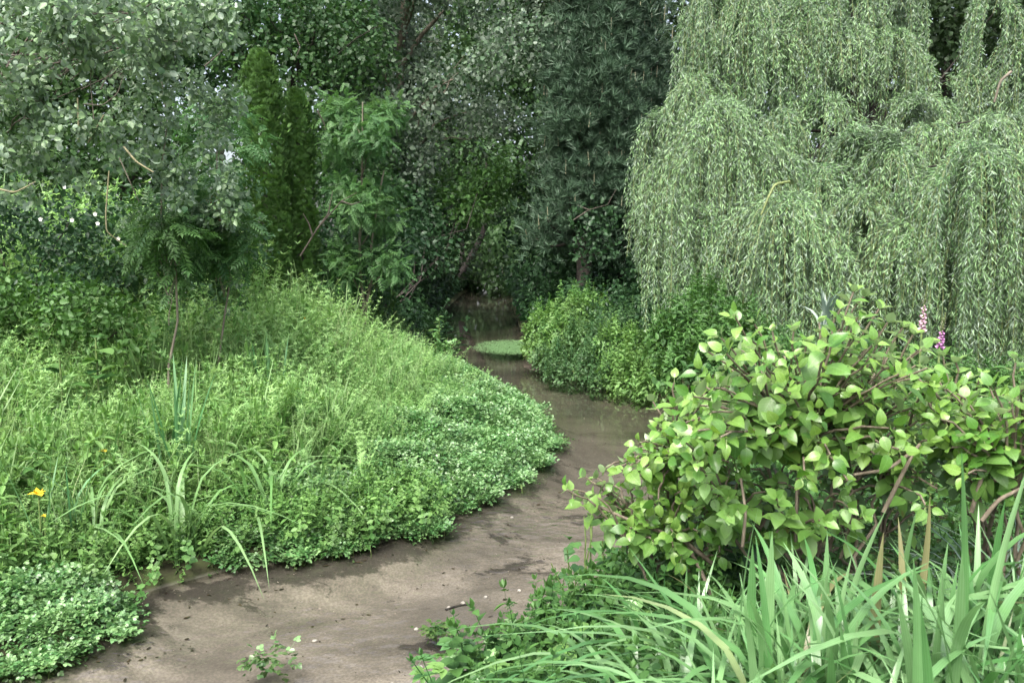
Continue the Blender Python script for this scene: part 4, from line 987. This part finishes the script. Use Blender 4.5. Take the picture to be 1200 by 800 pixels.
yellow_flower('distant yellow flower in the pale meadow near the trees', 358, 374, 10.0, .045, 0, 0)

# shrubby figwort by the water
x, y = -1.15, 12.4
shoots = [at(515, 375, 12.2), at(508, 390, 12), at(525, 395, 12.1), at(533, 400, 12), at(505, 412, 12.1), at(520, 415, 11.8), at(495, 405, 12.3)]
z = float(ground_z(np.array([x]), np.array([y]))[0]); t = thing('figwort_plant', 'leafy upright plant at the tip of the watercress belt over the dark water', 'plant', (x, y, z))
for q in shoots:
    b = Buf(); b.tube(curve3((x, y, z - .03), q, .0, 6, .02), [.012, .006], 5); b.obj('stem', M['greenstem'], t)
    b = Buf(); n = 46; s = rng.uniform(.25, 1.05, n); P = np.array([x, y, z]) + (q - np.array([x, y, z])) * s[:, None] + rng.normal(0, .02, (n, 3))
    b.leaves(T_OV, P, rvec(n) * np.array([1, 1, .5]) + np.array([0, 0, .25]), unit(rvec(n) * .4 + np.array([0, 0, 1])), rng.uniform(.07, .13, n), .045, rng.random(n)); b.obj('leaf_spray', M['cress'], t)
# dock leaves in the shade at the back of the meadow
big = [leaf_mesh('dock_leaf', M['nettle'], OVATE, .3, .15), leaf_mesh('dock_leaf', M['herb'], OVATE, .2, .1)]
for (px, py, d, k, lb) in [(112, 395, 7.2, 16, 'big leaved dock at the foot of the dark bushes on the left'), (285, 385, 9.2, 9, 'large leaved dock in the pale meadow below the conifers'), (70, 420, 6.9, 10, 'spreading dock at the left edge of the meadow')]:
    p = at(px, py, d); z = float(ground_z(np.array([p[0]]), np.array([d]))[0]); t = thing('dock_plant', lb, 'plant', (p[0], d, z - .02), 'docks in the meadow')
    b = Buf(); b.tube([(p[0], d, z - .05), (p[0], d, p[2])], [.015, .008], 5); b.obj('stem', M['greenstem'], t)
    for j in range(k):
        a = j * 2.4; h = rng.uniform(.3, 1.0); q = np.array([p[0], d, z + (p[2] - z) * h])
        put(big[j % 2], 'leaf', t, q, (math.cos(a), math.sin(a), rng.uniform(.0, .5)), (0, 0, 1), rng.uniform(.17, .27))
# tall broad-leaved herbs with leaves you can pick out, lower left
hl = [leaf_mesh('herb_leaf', M['herb'], [.02, .14, .21, .22, .18, .13, .07, 0], .25, .15), leaf_mesh('herb_leaf', M['herb'], [.02, .14, .21, .22, .18, .13, .07, 0], .1, .25)]
for i, (px, py, d, lb) in enumerate([(105, 520, 5.7, 'tall leafy herb carrying opposite pointed leaves next to the small yellow flower'), (75, 545, 5.4, 'leafy herb between the two yellow flowers'), (20, 520, 5.5, 'leafy herb at the very left edge above the larger yellow flower'),
                                     (140, 560, 5.5, 'leafy herb with drooping leaves above the undercut bank'), (95, 600, 5.1, 'lower leafy herb hanging over the watercress tongue'), (30, 630, 4.7, 'leafy herb just under the larger yellow iris')]):
    p = at(px, py, d); z = float(ground_z(np.array([p[0]]), np.array([d]))[0]); t = thing('leafy_herb', lb, 'plant', (p[0], d, z - .02), 'broad leaved herbs on the left bank')
    b = Buf(); b.tube(curve3((p[0], d, z - .03), p, 0, 6, .02), [.008, .005], 5); b.obj('stem', M['greenstem'], t)
    for j in range(16):
        h = .25 + .75 * (j // 2) / 7; a = (j // 2) * 1.6 + (j % 2) * math.pi; q = np.array([p[0], d, z]) + (p - np.array([p[0], d, z])) * h
        put(hl[j % 2], 'leaf', t, q, (math.cos(a), math.sin(a), rng.uniform(-.3, .5)), (0, 0, 1), rng.uniform(.09, .15) * (1.1 - .3 * h))

# ------------------------------------------------------------------ right bank foreground
# dark herbs and nettles between hydrangea and water
def right_sample(n, x0, x1, y0, y1, f):
    return sample(n, x0, x1, y0, y1, lambda X, Y, dl, dr, ins, left: (~ins) & (~left) & f(X, Y, dr))
X, Y, dl, Z = right_sample(5000, -.3, 2.4, 3.4, 8.5, lambda X, Y, dr: (dr > .16) & (dr < .95) & (rng.random(X.shape) < .8))
n = len(X); scatter('bank_nettles', T_NETT, np.c_[X, Y, Z - .03], rng.uniform(.18, .46, n), .25, M['nettle'])
X, Y, dl, Z = right_sample(9000, -.2, 5, 2.2, 9, lambda X, Y, dr: (dr > .25) & (rng.random(X.shape) < .5))
n = len(X); scatter('bank_groundcover', T_SMALL, np.c_[X, Y, Z - .03], rng.uniform(.15, .5, n), .3, M['nettle'])
# a few larger leaved herbs one can pick out there
nl = [leaf_mesh('nettle_leaf', M['nettle'], [.02, .28, .38, .36, .29, .2, .1, 0], .25, .12), leaf_mesh('nettle_leaf', M['nettle'], [.02, .28, .38, .36, .29, .2, .1, 0], .4, .2)]
for (px, py, d, lb) in [(690, 610, 4.5, 'dark heart leaved plant under the hydrangea branch tip'), (720, 650, 4.2, 'dark heart leaved plant at the foot of the hydrangea canes'), (680, 690, 4.3, 'blue green plant at the water edge beneath the hydrangea'), (745, 690, 3.9, 'dark plant crowded between hydrangea and strap leaves'), (665, 655, 4.6, 'heart leaved plant leaning out over the stream'), (640, 735, 4.1, 'low plant at the water edge beside the pale pebbles')]:
    p = at(px, py, d); z = float(ground_z(np.array([p[0]]), np.array([d]))[0]); t = thing('nettle_plant', lb, 'plant', (p[0], d, z - .02), 'heart leaved plants under the hydrangea')
    b = Buf()
    for j in range(3): b.tube(curve3((p[0] + rng.normal(0, .03), d, min(z, p[2] - .1) - .03), p + rng.normal(0, .06, 3), 0, 6, .02), [.007, .004], 5)
    b.obj('stem', M['greenstem'], t)
    for j in range(24):
        a = j * 2.4; q = p + np.array([rng.normal(0, .09), rng.normal(0, .09), -rng.uniform(0, 1) * max(p[2] - z, .15)])
        put(nl[j % 2], 'leaf', t, q, (math.cos(a), math.sin(a), rng.uniform(-.5, .2)), unit(np.array([math.cos(a) * .3, math.sin(a) * .3 - .3, 1])), rng.uniform(.07, .11))

# hydrangea
HL = [leaf_mesh('hydrangea_leaf', M['hyd'], OVATE, c, f, 7, .006) for c, f in ((.12, .08), (.25, .14), (.04, -.05), (.38, .18), (.5, .08), (.18, .28), (-.06, .1))]
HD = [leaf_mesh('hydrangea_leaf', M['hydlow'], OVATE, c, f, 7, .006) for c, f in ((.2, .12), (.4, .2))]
def tips_in(poly, n, d0, d1, mind):
    P = []; tries = 0
    xs = [p[0] for p in poly]; ys = [p[1] for p in poly]
    while len(P) < n and tries < 20000:
        tries += 1; px, py = random.uniform(min(xs), max(xs)), random.uniform(min(ys), max(ys)); c = False; j = len(poly) - 1
        for i in range(len(poly)):
            if (poly[i][1] > py) != (poly[j][1] > py) and px < (poly[j][0] - poly[i][0]) * (py - poly[i][1]) / (poly[j][1] - poly[i][1]) + poly[i][0]: c = not c
            j = i
        if not c or any(math.hypot(px - q[0], py - q[1]) < mind * .5 for q in P): continue
        P.append((px, py, random.uniform(d0, d1)))
    return P
def hydrangea(label, x, y, tips, ncane, group, lsize=.073, canes=()):
    z = float(ground_z(np.array([x]), np.array([y]))[0]); t = thing('hydrangea_bush', label, 'shrub', (x, y, z - .02), group)
    base = np.array([x, y, z]); T = np.array([at(*q) for q in tips])
    heads = T[rng.choice(len(T), min(ncane, len(T)), replace=False)]; mids = []
    for hd in heads:
        r0 = base + np.array([rng.normal(0, .13), rng.normal(0, .13), -.05]); m = r0 + (hd - r0) * rng.uniform(.5, .7) + np.array([0, 0, .05]); mids.append((r0, m))
        b = Buf(); P = curve3(r0, m, .08, 7, .05); b.tube(P, [.010, .008, .006], 7); b.obj('cane', M['cane'], t, smooth=True)
    lv = []
    tw = Buf()
    for q in T:
        m = min(mids, key=lambda k: np.linalg.norm(k[1] - q) + (0 if k[1][2] < q[2] + .05 else .5))[1]
        P = curve3(m, q, .05, 8, .03); tw.tube(P, [.007, .0055, .004], 5)
        ln = np.linalg.norm(q - m); ax = unit(q - P[5]); 
        k = int(np.clip(ln * .8 / .07, 2, 5)); ph = rng.uniform(0, 3)
        side = unit(np.cross(ax, np.array([.2, .9, .3]))); s2 = np.cross(ax, side)
        for j in range(k):
            pos = q - (q - m) * min(.07 * (j + .6) / max(ln, .05), .9); a = ph + j * 1.57
            o = side * math.cos(a) + s2 * math.sin(a); sz = lsize * (.85 + .14 * min(j, 3)) * rng.uniform(.6, 1.25)
            for sg in (1, -1):
                d = unit(o * sg + ax * (.45 - .1 * j) + rng.normal(0, .18, 3)); lv.append((pos, d, unit(np.array([0, -.15, 1]) + ax * .4 + rng.normal(0, .25, 3)), min(sz * rng.uniform(.85, 1.1), .1), j))
        for j in range(rng.integers(2, 5)):
            a = ph + .8 + j * 1.9; o = side * math.cos(a) + s2 * math.sin(a)
            lv.append((q, unit(o * .75 + ax * .8), unit(ax * 1.0 - o * .5 + np.array([0, 0, .4])), lsize * rng.uniform(.5, .85), 0))
    tw.obj('twig', M['cane'], t)
    lv.sort(key=lambda l: l[0][1] - .4 * l[0][2])
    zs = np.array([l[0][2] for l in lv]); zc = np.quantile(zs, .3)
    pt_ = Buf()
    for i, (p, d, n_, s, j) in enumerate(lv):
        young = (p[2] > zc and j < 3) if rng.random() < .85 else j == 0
        pe = p + d * .022
        T_ = strip([p, pe], [.004, .004], np.array([d[1], -d[0], .01])); pt_.raw(T_[0], T_[1], .4)
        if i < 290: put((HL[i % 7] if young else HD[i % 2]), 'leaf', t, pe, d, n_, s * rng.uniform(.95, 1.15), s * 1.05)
    rest = {True: Buf(), False: Buf()}
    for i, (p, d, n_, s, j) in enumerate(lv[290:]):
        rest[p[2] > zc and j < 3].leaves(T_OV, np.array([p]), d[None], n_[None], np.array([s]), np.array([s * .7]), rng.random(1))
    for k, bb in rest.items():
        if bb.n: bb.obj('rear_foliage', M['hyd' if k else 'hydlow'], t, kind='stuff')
    pt_.obj('leaf_stalks', M['greenstem'], t, kind='stuff')
    for q in canes:
        b = twig('', '', [at(*p) for p in q[0]], q[1], None); b.obj('cane', M['cane'], t, smooth=True)
    print('hydrangea leaves', len(lv))
    return t
GH = 'hydrangea bushes on the right bank'
top = [(1000, 342, 3.25), (862, 372, 3.1), (905, 388, 3.25), (945, 402, 3.2), (1040, 378, 3.3), (1070, 392, 3.2), (985, 385, 3.1), (830, 412, 3.15), (1012, 348, 3.3), (1030, 362, 3.25), (985, 362, 3.2), (960, 378, 3.25), (884, 380, 3.15), (1058, 384, 3.3), (930, 388, 3.2), (845, 396, 3.15), (1005, 372, 3.15), (1090, 402, 3.3)]
hydrangea('tallest bright green hydrangea bush in the middle of the right bank', 1.35, 3.45, top + tips_in([(790, 460), (860, 408), (950, 412), (1010, 375), (1060, 398), (1100, 425), (1100, 600), (860, 640), (800, 560)], 215, 2.85, 3.75, 22), 18, GH,
          canes=[([(1035, 600, 3.0), (1050, 570, 3.0), (1070, 530, 3.0), (1078, 520, 3.0)], [.009, .008, .006]), ([(870, 640, 3.0), (874, 600, 3.0), (868, 560, 3.05)], [.007, .006, .005]), ([(1075, 525, 3.0), (1040, 550, 3.0), (1000, 556, 3.0)], [.008, .007, .006]), ([(932, 640, 3.1), (934, 560, 3.15)], [.008, .006])])
hydrangea('lower hydrangea bush reaching a bare branch out over the stream', .85, 3.75, [(668, 572, 3.7), (690, 588, 3.7), (765, 470, 3.7), (775, 495, 3.6), (790, 448, 3.6), (722, 548, 3.7), (700, 560, 3.75)] + tips_in([(655, 570), (700, 535), (770, 520), (790, 640), (720, 640)], 20, 3.4, 3.8, 26) + tips_in([(745, 520), (800, 475), (840, 450), (880, 560), (850, 680), (760, 650), (700, 590)], 150, 3.3, 3.9, 22), 12, GH,
          canes=[([(690, 588, 3.6), (740, 610, 3.5), (800, 632, 3.4), (835, 660, 3.4)], [.006, .008, .010, .011]), ([(835, 700, 3.3), (822, 670, 3.35), (806, 640, 3.4)], [.011, .010, .008])])
hydrangea('hydrangea bush at the right edge under the foxgloves', 2.2, 3.4, [(1105, 418, 3.3), (1150, 440, 3.2), (1190, 425, 3.1), (1210, 440, 3.1)] + [(1120, 425, 3.3), (1135, 445, 3.2), (1160, 455, 3.1), (1110, 450, 3.3), (1145, 475, 3.1), (1125, 480, 3.0)] + tips_in([(1075, 440), (1150, 455), (1230, 450), (1230, 590), (1100, 560)], 125, 2.9, 3.7, 23), 12, GH,
          canes=[([(1150, 610, 2.9), (1170, 585, 2.9), (1200, 570, 2.9)], [.009, .008, .006]), ([(1138, 600, 3.0), (1150, 560, 3.0), (1160, 520, 3.05)], [.009, .007])])

# spiky silvery plant
p = at(966, 380, 7.0); z = float(ground_z(np.array([p[0]]), np.array([7.0]))[0])
t = thing('cordyline_plant', 'spiky plant of silvery sword leaves behind the hydrangea top', 'plant', (p[0], 7.0, z))
b = Buf(); b.tube([(p[0], 7, z - .05), (p[0], 7, p[2] - .1)], [.03, .03], 8); b.obj('stem', M['greenstem'], t)
SV = [blade_mesh('sword_leaf', M['silver'], l, .075, dr, 6) for l, dr in ((.1, 0), (.35, .1), (.6, .25))]
for i in range(26):
    put_blade(SV[i % 3], t, (p[0], 7.0, p[2] - .12), i * 2.4, random.uniform(.34, .5), 1, random.uniform(-.1, .35) * (i % 3))

# foxgloves
def foxglove(label, px, py0, py1, py2, d, mat):
    a, b_, c = at(px + 4, py0, d), at(px, py1, d), at(px - 3, py2, d); z = float(ground_z(np.array([c[0]]), np.array([d]))[0])
    t = thing('foxglove', label, 'flower', (c[0], d, z - .02), 'foxgloves behind the hydrangea')
    s = Buf(); s.tube([(c[0], d, z - .05), tuple(c), tuple(b_), tuple(a)], [.008, .007, .006, .003], 6); s.obj('stem', M['greenstem'], t)
    bell = Buf(); pr = [(0, .010), (.02, .014), (.04, .018), (.052, .025)]
    V = []; F = []
    for k, (l, r) in enumerate(pr):
        for j in range(8): V.append((r * math.cos(j * .785), l, r * math.sin(j * .785)))
    for k in range(3):
        for j in range(8): F.append((k * 8 + j, k * 8 + (j + 1) % 8, k * 8 + 8 + (j + 1) % 8, k * 8 + 8 + j))
    bell.raw(V, F, .5); me = bell.mesh('bell', mat, smooth=True)
    n = 16
    for i in range(n):
        q = c + (b_ - c) * (i / n); an = i * 2.4
        put(me, 'bell', t, q, (math.cos(an) * .8, math.sin(an) * .8 - .3, -.55), (0, .3, 1), (.55 - .25 * i / n))
    bud = Buf(); bud.inst(T_OV, np.eye(3)[None] * np.array([1.2, 1, 1])[None, None], np.zeros((1, 3)), np.array([.5])); bme = bud.mesh('bud', M['cream'])
    for i in range(26):
        q = b_ + (a - b_) * (i / 26); an = i * 2.4
        put(bme, 'bud', t, q, (math.cos(an), math.sin(an), .2), (0, 0, 1), .024 * (1 - .7 * i / 26))
foxglove('taller pale pink foxglove spire in front of the willow curtain', 1083, 334, 356, 385, 5.0, M['pink'])
foxglove('shorter magenta foxglove spire to the right of the pale pink one', 1104, 366, 386, 405, 5.0, M['mauve'])

# strap-leaved clumps in the lower right corner: each blade its own object
ST = [blade_mesh('strap_blade', M['blade'], l, .040, dr, 10) for l, dr in ((.12, .05), (.24, .3), (.34, .6), (.44, .9), (.52, 1.2), (.6, 1.5))]
GS = 'strap leaved clumps in the lower right corner'
for (px, d, nb, l0, l1, sub, lb) in [
    (955, 2.3, 50, .66, 1.0, ST[:4], 'upright strap leaved clump in the middle of the lower right corner'),
    (1020, 2.45, 46, .6, .95, ST[:5], 'strap leaved clump just right of the most upright one'),
    (1090, 2.15, 52, .6, .98, ST, 'strap leaved clump with long blades arching to the right'),
    (1200, 2.15, 46, .6, .98, ST, 'strap leaved clump at the right edge'),
    (865, 2.35, 44, .5, .82, ST[2:], 'low strap leaved clump with blades arching over to the left'),
    (1135, 2.6, 44, .62, 1.0, ST[:4], 'strap leaved clump standing behind the others below the hydrangea canes'),
    (1210, 2.65, 36, .62, 1.0, ST[:5], 'strap leaved clump under the fine silvery sedge'),
    (1010, 1.9, 46, .55, .8, ST[1:], 'nearest strap leaved clump with folded blade tips'),
    (900, 1.95, 44, .5, .74, ST[2:], 'near strap leaved clump along the bottom edge, blades bent over'),
    (1140, 1.85, 44, .55, .8, ST[2:], 'near strap leaved clump at the bottom right with drooping blades'),
    (815, 2.75, 30, .45, .74, ST[1:], 'strap leaved clump in front of the lower hydrangea canes'),
    (770, 2.5, 26, .42, .66, ST[3:], 'small strap leaved clump beside the low cut leaved plants')]:
    x = (px - 600) / 933 * d
    clump('strap_leaf_plant', lb, 'plant', x, d, int(nb * 1.3), sub, l0 * .95, l1 * 1.02, .19, GS, .2)
tx, ty = rng.uniform(.25, 2.7, 520), rng.uniform(1.6, 3.0, 520); tk = (tx > .35 + .1 * ty) & (np.abs(tx) < .75 * ty + .5); tx, ty = tx[tk], ty[tk]
scatter('strap_leaf_undergrowth', [grasstuft(8, 60 + i, .034, .6) for i in range(5)], np.c_[tx, ty, ground_z(tx, ty) - .02], rng.uniform(.4, .74, len(tx)), .2, M['blade'])
GR = [blade_mesh('sedge_blade', M['silver'], .5 + .15 * i, .016, .6, 8) for i in range(3)]
clump('sedge_tuft', 'fine silvery sedge arching beside the hydrangea at the right edge', 'grass tuft', 1.98, 3.15, 60, GR, .4, .75, .14, None, .25)
# reed stem standing out at the right
clump('reed_plant', 'single tall green reed blade in front of the hydrangea at the right', 'plant', 1.42, 2.35, 2, ST[:1], 1.12, 1.25, .03, None, .05, wsc=.6)

# cut-leaved low plants at bottom centre
def lobed(name, mat):
    b = Buf()
    for j in range(5):
        a = (j - 2) * .62; q = xf(T_OV, (0, .25, 0), (math.sin(a), math.cos(a), -.08), (0, 0, 1), .75 - .08 * abs(j - 2), .34); b.raw(q[0], q[1], q[2])
    q = strip([(0, -.6, -.25), (0, .28, 0)], [.02, .02], np.array([1.0, 0, 0])); b.raw(q[0], q[1], .2)
    return b.mesh(name, mat)
LB = lobed('cut_leaf', M['cress']); LB2 = lobed('cut_leaf', M['herb'])
for (px, py, d, k, lb) in [(555, 782, 3.5, 30, 'cut leaved plant at the bottom edge nearest the water'), (620, 766, 3.6, 28, 'cut leaved plant at the bottom edge next to small pink buds'), (690, 772, 3.3, 28, 'cut leaved plant at the bottom edge under the strap leaves'), (590, 805, 3.2, 18, 'cut leaved plant half out of the picture at bottom centre'), (740, 760, 3.2, 14, 'cut leaved plant beside the small strap leaved clump')]:
    p = at(px, py, d); z = float(ground_z(np.array([p[0]]), np.array([d]))[0]); t = thing('cranesbill_plant', lb, 'plant', (p[0], d, z - .02), 'cut leaved plants along the bottom edge')
    b = Buf()
    for j in range(4): b.tube(curve3((p[0] + rng.normal(0, .03), d, z - .04), p + rng.normal(0, .07, 3) * np.array([1, 1, .4]), .03, 5), [.005, .003], 4)
    b.obj('stem', M['greenstem'], t)
    for j in range(k):
        a = j * 2.4; q = p + np.array([rng.normal(0, .13), rng.normal(0, .11), rng.normal(.02, .06)])
        put(LB if j % 2 else LB2, 'leaf', t, q, (math.cos(a), math.sin(a) - .2, rng.uniform(-.1, .45)), unit(np.array([0, -.25, 1]) + rng.normal(0, .2, 3)), rng.uniform(.085, .135))
    if px in (620, 690):
        bm_ = Buf(); bm_.inst(T_OV, np.eye(3)[None], np.zeros((1, 3)), np.array([.5])); me = bm_.mesh('bud', M['pink'])
        for j in range(4): put(me, 'bud', t, p + rng.normal(0, .08, 3) + np.array([0, 0, .06]), (rng.normal(0, .4), rng.normal(0, .4), 1), (1, 0, 0), .018)

# ------------------------------------------------------------------ small things in the stream
for i, (x, y) in enumerate([(-.66, 4.12), (-.52, 4.3), (-.42, 5.05), (-.33, 5.12), (-.18, 5.2), (.05, 5.3), (-.95, 3.95), (-.2, 4.5), (.1, 4.95), (-.6, 4.75), (-1.2, 4.6), (.0, 6.6)]):
    z = float(ground_z(np.array([x]), np.array([y]))[0])
    rock('pebble', 'small pale pebble lying on the sandy stream bed', (x, y, z + .006), (random.uniform(.012, .02), random.uniform(.01, .016), .01), M['pebble'], 'pebble', 'pale pebbles on the stream bed', seed=i)
def weed(label, px, py, n, mat, size, rad, z0):
    H = CAM_Z; x0 = (px - 600) / 933; yv = -(py - 400) / 933; k = (z0 - H) / (-SP + yv * CP); x, y = x0 * k, (CP + yv * SP) * k
    t = thing('water_weed', label, 'water plant', (x, y, z0), 'water weeds growing in the stream')
    b = Buf(); P = np.c_[x + rng.normal(0, rad * 1.5, n), y + rng.normal(0, rad, n), np.full(n, z0) + rng.uniform(-.02, .03, n)]
    b.leaves(T_CRESS, P, rvec(n) * np.array([1, 1, .4]), unit(rvec(n) * .5 + np.array([0, 0, 1])), rng.uniform(.6, 1.2, n) * size, size, rng.random(n)); b.obj('leaf_mass', mat, t)
weed('small green weed clump growing on the stream bed in midstream', 515, 738, 60, M['herb'], .07, .035, -.07)
weed('pale submerged cress shoots near the bottom edge', 312, 775, 40, M['cress'], .08, .045, -.04)

for pts, lb in [([(-.44, 5.02), (-.36, 5.08), (-.27, 5.10)], 'short dark twig lying on the stream bed among pale pebbles')]:
    P = [(x, y, float(ground_z(np.array([x]), np.array([y]))[0]) + .006) for x, y in pts]
    t = thing('sunken_twig', lb, 'twig', P[0]); b = twig('', '', P, [.009, .008, .004], None); b.obj('stick', M['darkbark'], t)

# loose scraps and gravel on the bed
def chip(seed, flat):
    r = random.Random(seed); k = 5; V = []
    for i in range(k): a = i * 1.2566 + r.uniform(-.3, .3); V.append((math.cos(a) * r.uniform(.6, 1.1), math.sin(a) * r.uniform(.3, .7), 0))
    V.append((0, 0, flat)); return tpl(V, [(i, (i + 1) % k, k) for i in range(k)])
M['scrap'] = leafmat('sodden_leaf_scrap', (.022, .018, .013), (.075, .055, .035), trans=0, rough=.8)
M['gravel'] = leafmat('stream_gravel', (.10, .085, .07), (.40, .36, .30), trans=0, rough=.8)
def bed_points(n, f):
    X = rng.uniform(-4.5, 2.6, n); Y = rng.uniform(2.6, 11, n); dl, dr, ins = field(X, Y); k = ins & (rng.random(n) < f(X, Y, dl, dr)); X, Y = X[k], Y[k]
    return np.c_[X, Y, ground_z(X, Y) + .003]
P = bed_points(16000, lambda X, Y, dl, dr: (.07 + .85 * np.exp(-dl / .35) + .3 * np.exp(-dr / .2)) * (nz(X, Y, 3.2, 2) > .38)); n = len(P)
scatter('stream_bed_debris', [chip(i, .12) for i in range(5)], P, rng.gamma(2, .0042, n) + .003, .15, M['scrap'])
P = bed_points(16000, lambda X, Y, dl, dr: .15 + .5 * (nz(X, Y, 1.3, .3) > .5)); n = len(P)
scatter('stream_gravel', [chip(20 + i, .6) for i in range(5)], P, rng.gamma(2, .0016, n) + .002, .2, M['gravel'])
